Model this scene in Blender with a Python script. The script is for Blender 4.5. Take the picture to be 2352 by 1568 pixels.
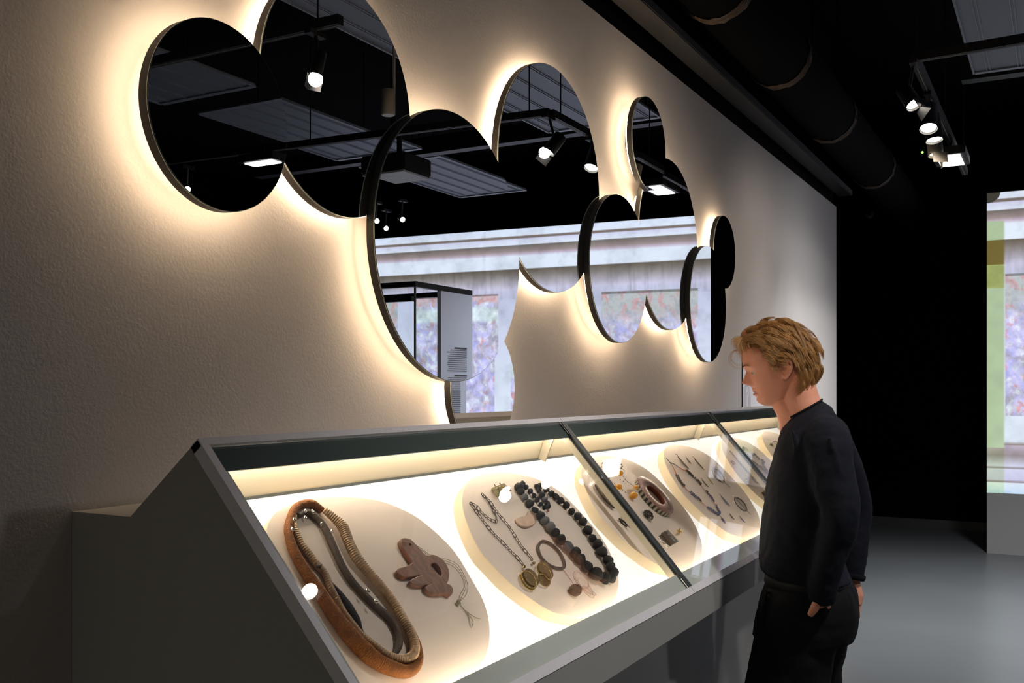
import bpy, bmesh, math, random
import numpy as np
from mathutils import Vector, Matrix
random.seed(7); rng = np.random.default_rng(7)
for o in list(bpy.data.objects): bpy.data.objects.remove(o)
SC = bpy.context.scene; COL = SC.collection
PI = math.pi
# ------------------------------------------------------------------ camera
EYE = 1.55; FPX = 2287.0; HZ = 893.0; TH = math.atan2(1261.0, FPX); CT, ST = math.cos(TH), math.sin(TH)
cd = bpy.data.cameras.new('camera'); cam = bpy.data.objects.new('camera', cd); COL.objects.link(cam)
cam.location = (0, 0, EYE); cam.rotation_euler = (PI/2, 0, TH - PI/2)
cd.sensor_width = 36; cd.lens = 36*FPX/2352; cd.shift_y = (HZ-784)/2352; cd.clip_start = .05; cd.clip_end = 60
SC.camera = cam
# ------------------------------------------------------------------ world, exposure
w = bpy.data.worlds.new('world'); SC.world = w; w.use_nodes = True
w.node_tree.nodes['Background'].inputs[0].default_value = (.30, .30, .33, 1)
w.node_tree.nodes['Background'].inputs[1].default_value = .02
SC.view_settings.view_transform = 'Standard'; SC.view_settings.look = 'None'
SC.view_settings.exposure = 0; SC.view_settings.gamma = 1; SC.view_settings.use_curve_mapping = False
# light levels of the place
E_DECK, E_LED, E_SCREEN, E_STRIP = 1.12, 44.0, 1.0, 28.0
def spot(name, loc, target, power, angle, color=(1, .86, .72), blend=.6, radius=.03):
    l = bpy.data.lights.new(name, 'SPOT'); l.energy = power; l.spot_size = math.radians(angle); l.spot_blend = blend
    l.color = color; l.shadow_soft_size = radius
    o = bpy.data.objects.new(name, l); COL.objects.link(o); o.location = loc
    o.rotation_euler = (Vector(target)-Vector(loc)).to_track_quat('-Z', 'Y').to_euler(); return o
spot('track_or_added_light', (3.24, .31, 2.84), (3.6, 1.57, 1.0), 6, 150, (1, .84, .72), 1)
spot('track_or_added_light', (4.85, .56, 2.84), (3.5, 1.5, 1.4), 16, 150, (1, .85, .74), 1)
spot('track_or_added_light', (5.66, .57, 2.84), (6.2, 1.57, 1.4), 20, 140, (1, .88, .78), 1)
spot('track_or_added_light', (5.90, .57, 2.84), (5.0, 0.3, 0.3), 14, 110, (1, .90, .80), 1)
spot('track_or_added_light', (.7, -.2, 3.1), (2.98, .74, 1.6), 34, 20, (1, .80, .62), 1, .04)  # added light, brightens the man's face and hair; no track hangs here
spot('track_or_added_light', (6.70, .40, 2.90), (7.2, 1.57, 1.5), 14, 140, (.93, .94, 1), 1)  # added light, brightens the far end of the wall
spot('track_or_added_light', (5.9, .62, 2.84), (5.6, -.57, 1.6), 42, 60, (.9, .94, 1), 1)  # added light, brightens the vitrine's text panel
spot('track_or_added_light', (6.1, .60, 2.84), (5.95, 1.576, 1.75), 10, 52, (1, .93, .84), 1)
spot('added_fill_light', (2.8, -2.7, 3.1), (2.6, .9, .5), 60, 74, (.96, .95, 1), 1, .12)  # unseen light added to brighten the case front
spot('added_fill_light', (2.6, -.6, 3.3), (2.4, .70, .7), 130, 62, (1, .97, .95), .9, .10)  # unseen light added to brighten the sloped border and rails
spot('added_fill_light', (.2, -2.4, 3.2), (1.2, 1.3, 1.0), 10, 120, (1, .88, .80), 1.0, .15)  # unseen fill added from the camera side for case and wall
spot('added_fill_light', (-2.8, .6, 1.5), (1.2, 1.0, .85), 34, 34, (1, .93, .80), 1.0, .15)  # unseen low light added to brighten the case's end panel
spot('added_fill_light', (7.0, -.3, 3.6), (7.0, .0, 0), 1100, 120, (.96, .97, 1), 1.0, .2)  # unseen light added to brighten the floor at the right

# ------------------------------------------------------------------ materials
def lin(c): return tuple((v/12.92 if v <= .04045 else ((v+.055)/1.055)**2.4) for v in c)
def mat(name, col, rough=.5, metal=0, nscale=0, namt=.15, bump=0, bscale=200, spec=.5, sss=0, em=None, es=0, coat=0, wave=None):
    m = bpy.data.materials.new(name); m.use_nodes = True; nt = m.node_tree; b = nt.nodes['Principled BSDF']
    c = (*col, 1); b.inputs['Base Color'].default_value = c; b.inputs['Roughness'].default_value = rough
    b.inputs['Metallic'].default_value = metal; b.inputs['Specular IOR Level'].default_value = spec
    if coat: b.inputs['Coat Weight'].default_value = coat; b.inputs['Coat Roughness'].default_value = .08
    if sss:
        b.inputs['Subsurface Weight'].default_value = sss; b.inputs['Subsurface Radius'].default_value = (.012, .005, .003); b.inputs['Subsurface Scale'].default_value = 1
    tc = nt.nodes.new('ShaderNodeTexCoord')
    if nscale:
        n = nt.nodes.new('ShaderNodeTexNoise'); n.inputs['Scale'].default_value = nscale; n.inputs['Detail'].default_value = 5
        nt.links.new(tc.outputs['Object'], n.inputs['Vector'])
        mx = nt.nodes.new('ShaderNodeMix'); mx.data_type = 'RGBA'
        mx.inputs[6].default_value = (*[max(0, v*(1-namt*2)) for v in col], 1); mx.inputs[7].default_value = (*[v*(1+namt*2) for v in col], 1)
        nt.links.new(n.outputs['Fac'], mx.inputs[0]); nt.links.new(mx.outputs[2], b.inputs['Base Color'])
    if wave:
        wv = nt.nodes.new('ShaderNodeTexWave'); wv.inputs['Scale'].default_value = wave[0]; wv.inputs['Distortion'].default_value = wave[1]
        wv.inputs['Detail'].default_value = 3; wv.inputs['Detail Scale'].default_value = wave[2]
        nt.links.new(tc.outputs['Object'], wv.inputs['Vector'])
        mx = nt.nodes.new('ShaderNodeMix'); mx.data_type = 'RGBA'; mx.inputs[6].default_value = c; mx.inputs[7].default_value = (*wave[3], 1)
        nt.links.new(wv.outputs['Fac'], mx.inputs[0]); nt.links.new(mx.outputs[2], b.inputs['Base Color'])
    if bump:
        n2 = nt.nodes.new('ShaderNodeTexNoise'); n2.inputs['Scale'].default_value = bscale; n2.inputs['Detail'].default_value = 4
        nt.links.new(tc.outputs['Object'], n2.inputs['Vector'])
        bp = nt.nodes.new('ShaderNodeBump'); bp.inputs['Strength'].default_value = bump; bp.inputs['Distance'].default_value = .004
        nt.links.new(n2.outputs['Fac'], bp.inputs['Height']); nt.links.new(bp.outputs['Normal'], b.inputs['Normal'])
    if em: b.inputs['Emission Color'].default_value = (*em, 1); b.inputs['Emission Strength'].default_value = es
    return m
def glassmat(name, tint=(1, 1, 1), ior=1.45, boost=1.0):
    m = bpy.data.materials.new(name); m.use_nodes = True; nt = m.node_tree; nt.nodes.remove(nt.nodes['Principled BSDF'])
    out = nt.nodes['Material Output']; t = nt.nodes.new('ShaderNodeBsdfTransparent'); t.inputs[0].default_value = (*tint, 1)
    g = nt.nodes.new('ShaderNodeBsdfGlossy'); g.inputs['Roughness'].default_value = .0
    f = nt.nodes.new('ShaderNodeLayerWeight'); f.inputs['Blend'].default_value = .5      # thin sheet: same reflectance from both sides
    pw = nt.nodes.new('ShaderNodeMath'); pw.operation = 'POWER'; pw.inputs[1].default_value = 4.2; nt.links.new(f.outputs['Facing'], pw.inputs[0])
    mu = nt.nodes.new('ShaderNodeMath'); mu.operation = 'MULTIPLY_ADD'; mu.inputs[1].default_value = boost*.8; mu.inputs[2].default_value = .03*boost; mu.use_clamp = True
    nt.links.new(pw.outputs[0], mu.inputs[0])
    mx = nt.nodes.new('ShaderNodeMixShader'); nt.links.new(mu.outputs[0], mx.inputs[0]); nt.links.new(t.outputs[0], mx.inputs[1]); nt.links.new(g.outputs[0], mx.inputs[2])
    nt.links.new(mx.outputs[0], out.inputs[0]); return m
M = {}
M['wall'] = mat('plaster_wall_paint', (.50, .465, .435), .85, 0, 1.2, .03, .20, 150, .25)
M['black_wall'] = mat('black_wall_paint', (.004, .004, .005), .9, 0, 2, .1, .2, 60, .05)
M['black_ceiling'] = mat('black_ceiling_paint', (.003, .003, .003), .9, 0, 3, .3, .3, 20, .05)
M['floor'] = mat('grey_resin_floor', (.145, .155, .16), .32, 0, 1.5, .06, .05, 300, .45)
M['mirror'] = mat('mirror_silver', (.93, .95, .97), .0, 1)
M['rim'] = mat('dark_mirror_rim', (.022, .019, .017), .5, .2, 30, .1)
M['edge'] = mat('polished_glass_edge', (.35, .40, .38), .15, .3)
M['case'] = mat('case_grey_lacquer', (.36, .35, .325), .55, 0, 2, .03, .08, 400, .3)
M['frame'] = mat('case_frame_satin_metal', (.80, .77, .78), .42, .05, 60, .03, .1, 800)
M['border'] = mat('grey_green_glass_border', (.13, .16, .15), .12, 0, 4, .05, 0, 1, .5)
M['border_lit'] = mat('lit_grey_green_glass_border', (.72, .74, .68), .12, 0, 4, .04, 0, 1, .5)  # same border glass; the light on its front is painted into the colour
M['seal'] = mat('dark_rubber_seal', (.045, .055, .055), .35, 0, 30, .1)
M['cream'] = mat('cream_interior_panel', (.50, .43, .32), .6, 0, 3, .02)
M['discface'] = mat('warm_white_disc', (.84, .70, .58), .55, 0, 3, .02, .05, 500, .3)
M['discside'] = mat('glow_tinted_disc_side', (.80, .64, .42), .55, 0, 3, .02)  # the light panel's yellow glow on the disc sides is put into the colour
M['deck'] = mat('backlit_white_panel', (.25, .24, .22), .6, 0, 2, .01, em=(1, .965, .90), es=E_DECK)
M['strip'] = mat('warm_led_strip', (.9, .8, .6), .5, 0, 5, .01, em=(1, .88, .72), es=E_STRIP)
M['led'] = mat('warm_led_ring', (.9, .8, .6), .5, 0, 5, .01, em=(1, .75, .50), es=E_LED)
M['glass'] = glassmat('clear_case_glass', (.985, .99, .985), 1.45)
M['vglass'] = glassmat('vitrine_glass', (.96, .98, .98), 1.4, .6)
M['vblack'] = mat('vitrine_black_frame', (.01, .01, .012), .4, 0, 10, .1)
M['vgrey'] = mat('grey_text_panel_paint', (.66, .72, .88), .5, 0, 3, .03)
M['print'] = mat('dark_print', (.08, .08, .10), .6, 0, 10, .1)
M['metal_black'] = mat('black_track_metal', (.006, .006, .007), .5, .1, 20, .1)
M['lens'] = mat('lit_lamp_lens', (1, 1, 1), .3, 0, 5, .01, em=(1, .93, .80), es=14)
M['lensdim'] = mat('faint_lamp_lens', (1, 1, 1), .3, 0, 5, .01, em=(1, .90, .72), es=1.6)
M['ledpanel'] = mat('lit_square_panel', (1, 1, 1), .3, 0, 5, .01, em=(1, .99, .95), es=4)
M['beige_metal'] = mat('beige_speaker_metal', (.30, .27, .22), .5, 0, 20, .05)
M['mesh_panel'] = mat('perforated_grey_panel', (.20, .22, .26), .5, .2, 400, .35, .2, 600)
M['white_plastic'] = mat('pale_projector_plastic', (.45, .45, .50), .5, 0, 10, .05)
M['foil'] = mat('crinkled_duct_collar', (.07, .045, .028), .6, .2, 25, .5, 1, 60)
M['green_led'] = mat('green_status_led', (0, .5, 0), .5, 0, 5, .01, em=(.3, 1, .1), es=3)
M['skin'] = mat('skin', (.84, .38, .25), .48, 0, 14, .05, .12, 900, .35, .22)
M['lip'] = mat('lip', (.60, .22, .18), .4, 0, 30, .05, 0, 1, .4)
M['hair'] = mat('blond_hair', (.52, .27, .085), .42, 0, 12, .25, 0, 1, .5)
M['hairlight'] = mat('light_blond_hair', (.70, .43, .18), .42, 0, 12, .2, 0, 1, .5)
M['hairdark'] = mat('dark_blond_hair', (.24, .12, .042), .5, 0, 12, .2, 0, 1, .4)
M['eyewhite'] = mat('eye_white', (.62, .55, .48), .2, 0, 10, .03)
M['iris'] = mat('green_grey_iris', (.10, .14, .10), .15, 0, 200, .2)
M['black'] = mat('pupil_black', (.01, .01, .01), .1, 0, 10, .01)
M['sweater'] = mat('navy_knit', (.0065, .008, .015), .85, 0, 250, .2, .45, 700, .25)
M['trouser'] = mat('black_trouser_cloth', (.0055, .0055, .0065), .8, 0, 150, .2, .3, 500, .2)
M['belt'] = mat('dark_brown_leather', (.008, .006, .005), .7, 0, 40, .2, .2, 200)
M['buckle'] = mat('dull_brass_buckle', (.12, .08, .05), .4, .8, 40, .1)
M['shoe'] = mat('black_shoe_leather', (.01, .01, .01), .35, 0, 30, .1)
M['orange_cord'] = mat('orange_brown_fibre', (.30, .098, .016), .75, 0, 60, .35, .8, 250)
M['tan_coil'] = mat('tan_coiled_wire', (.48, .31, .17), .42, .25, 40, .3, .3, 200)
M['dark_cord'] = mat('dark_brown_cord', (.085, .055, .035), .6, 0, 60, .3, .4, 250)
M['black_cord'] = mat('black_fibre_cord', (.02, .017, .02), .7, 0, 60, .3, .6, 250)
M['silver'] = mat('polished_silver', (.75, .70, .65), .18, 1, 60, .1)
M['oxid'] = mat('oxidised_silver', (.12, .10, .08), .35, .8, 60, .2)
M['wood'] = mat('brown_carved_wood', (.235, .10, .058), .42, 0, 30, .1, .1, 200, wave=(14, 9, 3, (.165, .07, .04)))
M['string'] = mat('grey_green_string', (.28, .25, .17), .7, 0, 60, .1)
M['pyrite'] = mat('glittering_pyrite', (.42, .36, .20), .25, .8, 350, .6, 1, 500)
M['bronze'] = mat('dark_bronze', (.20, .145, .06), .34, .8, 25, .3, .3, 150)
M['brass'] = mat('polished_brass', (.42, .29, .11), .25, .9, 25, .1)
M['copper'] = mat('pale_copper_leaf', (.48, .34, .24), .3, .7, 60, .15, .4, 90)
M['stone'] = mat('matt_black_stone', (.016, .015, .014), .62, 0, 45, .3, .6, 120)
M['stonegrey'] = mat('grey_stone', (.13, .13, .135), .5, 0, 60, .3, .5, 120)
M['braid'] = mat('dark_grey_braid', (.075, .065, .055), .6, 0, 80, .3, .8, 300)
M['pink'] = mat('pale_pink_thread', (.55, .33, .25), .7, 0, 60, .1)
M['cone'] = mat('dark_cone_bark', (.10, .06, .035), .6, 0, 90, .4, .6, 300)
M['amber'] = mat('amber_resin', (.85, .40, .03), .2, 0, 20, .1, 0, 1, .5, em=(1, .45, .03), es=0)
M['amber'].node_tree.nodes['Principled BSDF'].inputs['Transmission Weight'].default_value = .45
M['cream_reflection'] = mat('cream_reflection', (.85, .68, .38), .2, 0, 20, .1)  # colour of a reflection in the glass, built as slats
M['redpat'] = mat('red_veined_resin', (.20, .04, .03), .3, 0, 20, .1, coat=.2, wave=(40, 9, 3, (.40, .25, .20)))
M['redin'] = mat('dark_red_resin', (.22, .045, .025), .3)
M['darkinlay'] = mat('dark_inlay', (.025, .03, .03), .35, 0, 20, .1)
M['paleinlay'] = mat('pale_inlay', (.40, .36, .26), .35, 0, 20, .1)
M['woven'] = mat('woven_straw_and_wire', (.35, .29, .17), .45, .3, 120, .5, 1, 200, wave=(90, 12, 3, (.05, .04, .03)))
M['darkmetal'] = mat('blackened_metal', (.045, .04, .038), .35, .7, 60, .4, .5, 200)
M['berry'] = mat('glossy_black_bead', (.02, .013, .01), .15, 0, 30, .2, coat=.5)
M['gold'] = mat('gold', (.70, .46, .12), .25, 1, 40, .1)
M['redbead'] = mat('red_bead', (.50, .05, .04), .3); M['orangebead'] = mat('orange_bead', (.65, .28, .04), .3)
M['pinkbead'] = mat('coral_bead', (.62, .25, .2), .3); M['brownbead'] = mat('brown_bead', (.06, .04, .025), .4)
M['bluebead'] = mat('slate_blue_bead', (.10, .10, .19), .35)
M['palebead'] = mat('pale_bead', (.6, .5, .4), .3)

# ------------------------------------------------------------------ helpers
def link(name, me, m=None, parent=None, smooth=False, loc=None):
    if m is not None:
        for mm in (m if isinstance(m, (list, tuple)) else [m]): me.materials.append(mm)
    if smooth:
        me.polygons.foreach_set('use_smooth', [True]*len(me.polygons))
    o = bpy.data.objects.new(name, me); COL.objects.link(o)
    if parent is not None: o.parent = parent
    if loc is not None: o.location = loc
    return o
def obj(name, bm, m, parent=None, smooth=False):
    me = bpy.data.meshes.new(name); bm.normal_update(); bm.to_mesh(me); bm.free(); return link(name, me, m, parent, smooth)
def thing(name, label, cat, loc=(0, 0, 0), rot=None, group=None):
    o = bpy.data.objects.new(name, None); COL.objects.link(o); o.location = loc; o.empty_display_size = .05
    if rot is not None: o.rotation_euler = rot
    return tag(o, label, cat, group)
def tag(o, label, cat, group=None):
    o['label'] = label; o['category'] = cat
    if group: o['group'] = group
    return o
def struct(o): o['kind'] = 'structure'; return o
def box(bm, x0, x1, y0, y1, z0, z1, mtx=None, bev=0):
    v = [bm.verts.new((x, y, z)) for x in (x0, x1) for y in (y0, y1) for z in (z0, z1)]
    fs = [bm.faces.new([v[i] for i in q]) for q in ((0, 1, 3, 2), (4, 6, 7, 5), (0, 4, 5, 1), (2, 3, 7, 6), (0, 2, 6, 4), (1, 5, 7, 3))]
    if bev: 
        r = bmesh.ops.bevel(bm, geom=list({e for f in fs for e in f.edges}), offset=bev, segments=2, affect='EDGES')
        v = list({vv for f in r['faces'] for vv in f.verts} | {vv for vv in v if vv.is_valid})
    if mtx is not None: bmesh.ops.transform(bm, matrix=mtx, verts=[q for q in v if q.is_valid])
    return bm
def bx(*a, **k): return box(bmesh.new(), *a, **k)
def prism(bm, poly, x0, x1):      # polygon in (y,z) extruded along x
    a = [bm.verts.new((x0, y, z)) for y, z in poly]; b = [bm.verts.new((x1, y, z)) for y, z in poly]
    bm.faces.new(a); bm.faces.new(b[::-1]); n = len(poly)
    for i in range(n): bm.faces.new([a[(i+1) % n], a[i], b[i], b[(i+1) % n]])
    bmesh.ops.recalc_face_normals(bm, faces=bm.faces); return bm
def catmull(pts, n=8, closed=False):
    P = [np.array(p, float) for p in pts]; N = len(P); out = []
    rng_ = range(N if closed else N-1)
    for i in rng_:
        p0 = P[(i-1) % N] if closed or i > 0 else P[0]; p1 = P[i]; p2 = P[(i+1) % N]; p3 = P[(i+2) % N] if closed or i+2 < N else P[-1]
        for k in range(n):
            t = k/n; out.append(.5*((2*p1)+(-p0+p2)*t+(2*p0-5*p1+4*p2-p3)*t*t+(-p0+3*p1-3*p2+p3)*t**3))
    if not closed: out.append(P[-1])
    return out
def tube(bm, pts, rad, seg=10, closed=False, up=(0, 0, 1), sq=1.0, cap=True):
    P = [Vector(p) for p in pts]; N = len(P); R = rad if hasattr(rad, '__len__') else [rad]*N
    U = Vector(up); rings = []
    pn = None
    for i in range(N):
        t = (P[(i+1) % N]-P[i-1]) if closed else (P[min(i+1, N-1)]-P[max(i-1, 0)])
        if t.length < 1e-9: t = Vector((1, 0, 0))
        t.normalize()
        if pn is None:
            n = U-t*U.dot(t)
            if n.length < 1e-3: n = Vector((1, .3, 0)); n = n-t*n.dot(t)
        else: n = pn-t*pn.dot(t)
        n.normalize(); pn = n; b = t.cross(n)
        rings.append([bm.verts.new(P[i]+(n*math.cos(a)*sq+b*math.sin(a))*R[i]) for a in (2*PI*k/seg for k in range(seg))])
    for i in range(N if closed else N-1):
        A, B = rings[i], rings[(i+1) % N]
        for k in range(seg): bm.faces.new([A[k], A[(k+1) % seg], B[(k+1) % seg], B[k]])
    if cap and not closed: bm.faces.new(rings[0][::-1]); bm.faces.new(rings[-1])
    return bm
def loft(bm, rings, cap=True):
    V = [[bm.verts.new(p) for p in r] for r in rings]; n = len(V[0])
    for A, B in zip(V, V[1:]):
        for k in range(n): bm.faces.new([A[k], A[(k+1) % n], B[(k+1) % n], B[k]])
    if cap: bm.faces.new(V[0][::-1]); bm.faces.new(V[-1])
    return bm
def ico(bm, r, c=(0, 0, 0), sub=2, sc=(1, 1, 1), noise=0, mtx=None):
    q = bmesh.ops.create_icosphere(bm, subdivisions=sub, radius=r)['verts']
    ph = [random.uniform(0, 6) for _ in range(6)]
    for v in q:
        d = v.co.normalized()
        k = 1+noise*(math.sin(d.x*4+ph[0])+math.sin(d.y*5+ph[1])+math.sin(d.z*4.5+ph[2])+math.sin((d.x+d.y)*7+ph[3])*.5)
        v.co = Vector((v.co.x*sc[0], v.co.y*sc[1], v.co.z*sc[2]))*k
        if mtx is not None: v.co = mtx @ v.co
        v.co += Vector(c)
    return bm
def evaluated(o, name=None):
    dg = bpy.context.evaluated_depsgraph_get(); dg.update()
    return bpy.data.meshes.new_from_object(o.evaluated_get(dg))
def remeshed(bm, voxel, smooth_it=2, smooth_f=.5, disp=None):
    bmesh.ops.recalc_face_normals(bm, faces=bm.faces)
    me = bpy.data.meshes.new('tmp'); bm.to_mesh(me); bm.free(); o = bpy.data.objects.new('tmp', me); COL.objects.link(o)
    r = o.modifiers.new('r', 'REMESH'); r.mode = 'VOXEL'; r.voxel_size = voxel
    s = o.modifiers.new('s', 'SMOOTH'); s.iterations = smooth_it; s.factor = smooth_f
    if disp:
        for (size, st) in disp:
            tx = bpy.data.textures.new('folds', 'CLOUDS'); tx.noise_scale = size
            d = o.modifiers.new('d', 'DISPLACE'); d.texture = tx; d.strength = st; d.mid_level = .5
    out = evaluated(o); bpy.data.objects.remove(o); return out
def filled(polys, extrude, mtx, bevel=0):     # 2D outline(s) with holes, given thickness
    cu = bpy.data.curves.new('tmp', 'CURVE'); cu.dimensions = '2D'; cu.fill_mode = 'BOTH'; cu.extrude = extrude; cu.bevel_depth = bevel; cu.bevel_resolution = 2
    for p in polys:
        s = cu.splines.new('POLY'); s.points.add(len(p)-1); s.use_cyclic_u = True
        for i, q in enumerate(p): s.points[i].co = (q[0], q[1], 0, 1)
    o = bpy.data.objects.new('tmp', cu); COL.objects.link(o); me = evaluated(o); bpy.data.objects.remove(o); me.transform(mtx); return me

# ---- measuring: a pixel's line of sight met with a real plane of the place
def sight(x, y):
    r = (x-1176)/FPX; return Vector((ST*r+CT, -CT*r+ST, (HZ-y)/FPX))
CAM = Vector((0, 0, EYE))
def on_plane(x, y, p0, n):
    R = sight(x, y); return CAM + R*((p0-CAM).dot(n)/R.dot(n))

# ================================================================== THE ROOM
Yw = 1.576
XR, YF, YB, ZC = 12.0, -7.0, 3.2, 4.3
struct(obj('floor', bx(-3.2, XR+.1, YF, YB, -.1, 0), M['floor']))
struct(obj('ceiling', bx(-3.2, XR+.1, YF, YB, ZC, ZC+.1), M['black_ceiling']))
struct(obj('wall_left', bx(-3.2, 8.24, Yw, Yw+.16, 0, 3.008), M['wall']))
bm = bmesh.new(); box(bm, -3.2, 8.24, Yw+.03, Yw+.16, 3.0081, ZC)
struct(obj('wall_left_upper', bm, M['black_wall']))
struct(obj('wall_far', bx(XR, XR+.1, YF, YB, 0, ZC), M['black_wall']))
struct(obj('wall_right', bx(-3.2, XR, YF-.1, YF, 0, ZC), M['black_wall']))
struct(obj('wall_back', bx(-3.3, -3.2, YF, YB, 0, ZC), M['black_wall']))
struct(obj('wall_beyond', bx(8.24, XR, YB, YB+.1, 0, ZC), M['black_wall']))
M['base_grey'] = mat('grey_baseboard', (.10, .10, .095), .6, 0, 5, .05)
struct(obj('baseboard_far', bx(XR-.02, XR, .55, YB, 0, .095), M['base_grey']))

# ---- projection walls with their lit picture of a painted stone facade
def fbm(x, y, seed, sc):
    r = np.random.default_rng(seed); out = np.zeros_like(x); a = 1; tot = 0
    for o in range(5):
        g = r.random((64, 64)); u = (x*sc*(2**o)) % 63; v = (y*sc*(2**o)) % 63
        i = u.astype(int); j = v.astype(int); fu = u-i; fv = v-j; fu = fu*fu*(3-2*fu); fv = fv*fv*(3-2*fv)
        out += a*((g[i, j]*(1-fu)+g[i+1, j]*fu)*(1-fv)+(g[i, j+1]*(1-fu)+g[i+1, j+1]*fu)*fv); tot += a; a *= .55
    return out/tot
def ramp(z, stops):
    zs = [s[0] for s in stops]; return np.stack([np.interp(z, zs, [s[1][k] for s in stops]) for k in range(3)], -1)
W1 = (.90, .94, 1.0); W2 = (.85, .86, .96); BR = (.47, .44, .42); PK = (.80, .74, .82)
FACADE = [(.57, (.80, .90, 1)), (.67, W1), (.68, (.55, .5, .52)), (.70, (.80, .80, .92)), (.80, W2), (.81, (.58, .54, .56)), (.83, W2), (.93, (.62, .58, .6)), (1.02, PK),
          (1.03, (.60, .56, .52)), (1.06, W1), (1.20, W1), (2.62, (.80, .82, .92)), (2.72, (.84, .83, .93)), (2.80, (.70, .68, .72)), (2.90, (.50, .47, .44)), (2.945, (.42, .39, .35)),
          (2.955, W1), (3.10, W1), (3.125, PK), (3.16, (.62, .56, .56)), (3.225, BR), (3.235, W1), (3.30, W2), (3.31, (.50, .45, .43)), (3.33, (.5, .45, .43)), (3.34, W1), (3.40, (.88, .92, 1))]
def facade_colors(u, z, fresco, green=None, seed=3):
    c = ramp(z, FACADE); n = fbm(u+9, z, seed, 3.0)[..., None]; n2 = fbm(u+3, z+5, seed+1, 9.0)[..., None]
    c = c*(1-.22*np.clip(n-.45, 0, 1))*(1-.12*np.clip(n2-.5, 0, 1)*2)
    drip = fbm(u*6, z*.7, seed+2, 4)[..., None]; zone = ((z > 2.6) & (z < 2.95))[..., None]
    c = np.where(zone, c*(1-.35*np.clip(drip-.45, 0, 1)), c)
    for (u0, u1, z0, z1, kind) in fresco:
        inside = ((u > u0) & (u < u1) & (z > z0) & (z < z1))[..., None]
        wu = u+.35*(fbm(u, z, seed+30, 2.5)-.5); wz = z+.35*(fbm(u, z, seed+31, 2.5)-.5)
        a = fbm(wu*1.6, wz*1.6, seed+5+kind, 6)[..., None]; b = fbm(wu*2.2, wz*1.8, seed+9+kind, 9)[..., None]; d = fbm(u, z, seed+14+kind, 16)[..., None]; e_ = fbm(wu*1.8, wz*1.3, seed+19+kind, 10)[..., None]
        lil = np.array((.80, .79, .95)); gry = np.array((.72, .70, .78)); red = np.array((.84, .60, .62)); pal = np.array((.88, .93, .97)); blu = np.array((.68, .70, .95)); olv = np.array((.55, .55, .50))
        sm = lambda v, c0, w0: np.clip((v-c0)/w0, 0, 1)**1.5
        f = lil+(gry-lil)*sm(a, .42, .25); f = f+(blu-f)*sm(1-b, .48, .2)*.6; f = f+(pal-f)*sm(b, .5, .2)*.7
        f = f+(red-f)*sm(e_, .60, .16)*.8
        top = np.clip((z-(z1-(.13 if kind == 0 else .42)-.16*(e_[..., 0]-.5)))/(.03 if kind == 0 else .2), 0, 1)[..., None]
        t = pal*.6+olv*.4 if kind else pal*.5+red*.5
        t = t+(olv-t)*sm(d, .5, .2)*.5+(red-t)*sm(b, .52, .15)*.7
        f = f+(t-f)*top*.9
        if kind == 0:
            band = np.clip(1-np.abs(z-(z1-.24))/.11, 0, 1)[..., None]; f = f+(np.array((.85, .92, .92))-f)*np.clip(band*2, 0, 1)*.85
        f = f*(.78+.42*d); edge = ((z > z1-.025))[..., None]; f = np.where(edge, f*.7, f)
        c = np.where(inside, f, c)
    if green is not None:
        g = np.clip((u-green)/.02, 0, 1)[..., None]; zz = z[..., None]
        gc = np.where((zz > 2.72) & (zz < 2.95), np.array((.45, .40, .20)), np.array((.68, .76, .62)))*(.9+.2*n)
        gc = np.where(zz < 1.0, c*np.array((.9, .95, .8)), gc); gc = np.where((zz > 2.5) & (zz <= 2.72), np.array((.62, .66, .40))*(.85+.3*n2), gc)
        g = np.where(zz > 3.13, 0, g); c = c*(1-g)+gc*g
        rr = np.hypot(u-.613, (z-3.42))[..., None]; c = np.where((rr < .12), np.array((.24, .23, .20)), c)
    return np.clip(c, 0, 1)
def screen_mat():
    m = bpy.data.materials.new('projected_picture'); m.use_nodes = True; nt = m.node_tree; b = nt.nodes['Principled BSDF']
    a = nt.nodes.new('ShaderNodeVertexColor'); a.layer_name = 'picture'
    b.inputs['Base Color'].default_value = (.1, .1, .1, 1); b.inputs['Roughness'].default_value = .7
    nt.links.new(a.outputs['Color'], b.inputs['Emission Color']); b.inputs['Emission Strength'].default_value = E_SCREEN; return m
M['screen'] = screen_mat()
def picture(name, p0, p1, z0, z1, u0, u1, parent, nx, nz, **k):
    X = np.linspace(0, 1, nx+1); Z = np.linspace(z0, z1, nz+1); XX, ZZ = np.meshgrid(X, Z, indexing='ij')
    co = np.stack([p0[0]+(p1[0]-p0[0])*XX, p0[1]+(p1[1]-p0[1])*XX, ZZ], -1).reshape(-1, 3)
    ii, jj = np.meshgrid(np.arange(nx), np.arange(nz), indexing='ij'); a = (ii*(nz+1)+jj).ravel()
    f = np.stack([a, a+1, a+nz+2, a+nz+1], -1)
    me = bpy.data.meshes.new(name); me.from_pydata(co.tolist(), [], f.tolist())
    c = facade_colors(u0+(u1-u0)*XX, ZZ, **k).reshape(-1, 3); c = np.where(c <= .04045, c/12.92, ((c+.055)/1.055)**2.4)
    at = me.color_attributes.new('picture', 'FLOAT_COLOR', 'POINT'); at.data.foreach_set('color', np.c_[c, np.ones(len(c))].astype(np.float32).ravel())
    o = link(name, me, M['screen'], parent); return o
M['screenwall'] = mat('pale_projection_wall_paint', (.36, .35, .34), .8, 0, 3, .03, .1, 300)
pa = thing('projection_screen', 'narrow lit projection wall at the right edge showing a green and stone facade', 'screen', (10.4, .37, 0), group=None)
obj('screen_wall', bx(0.004, .16, -.24, .243, 0, 3.40), M['screenwall'], pa)
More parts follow.
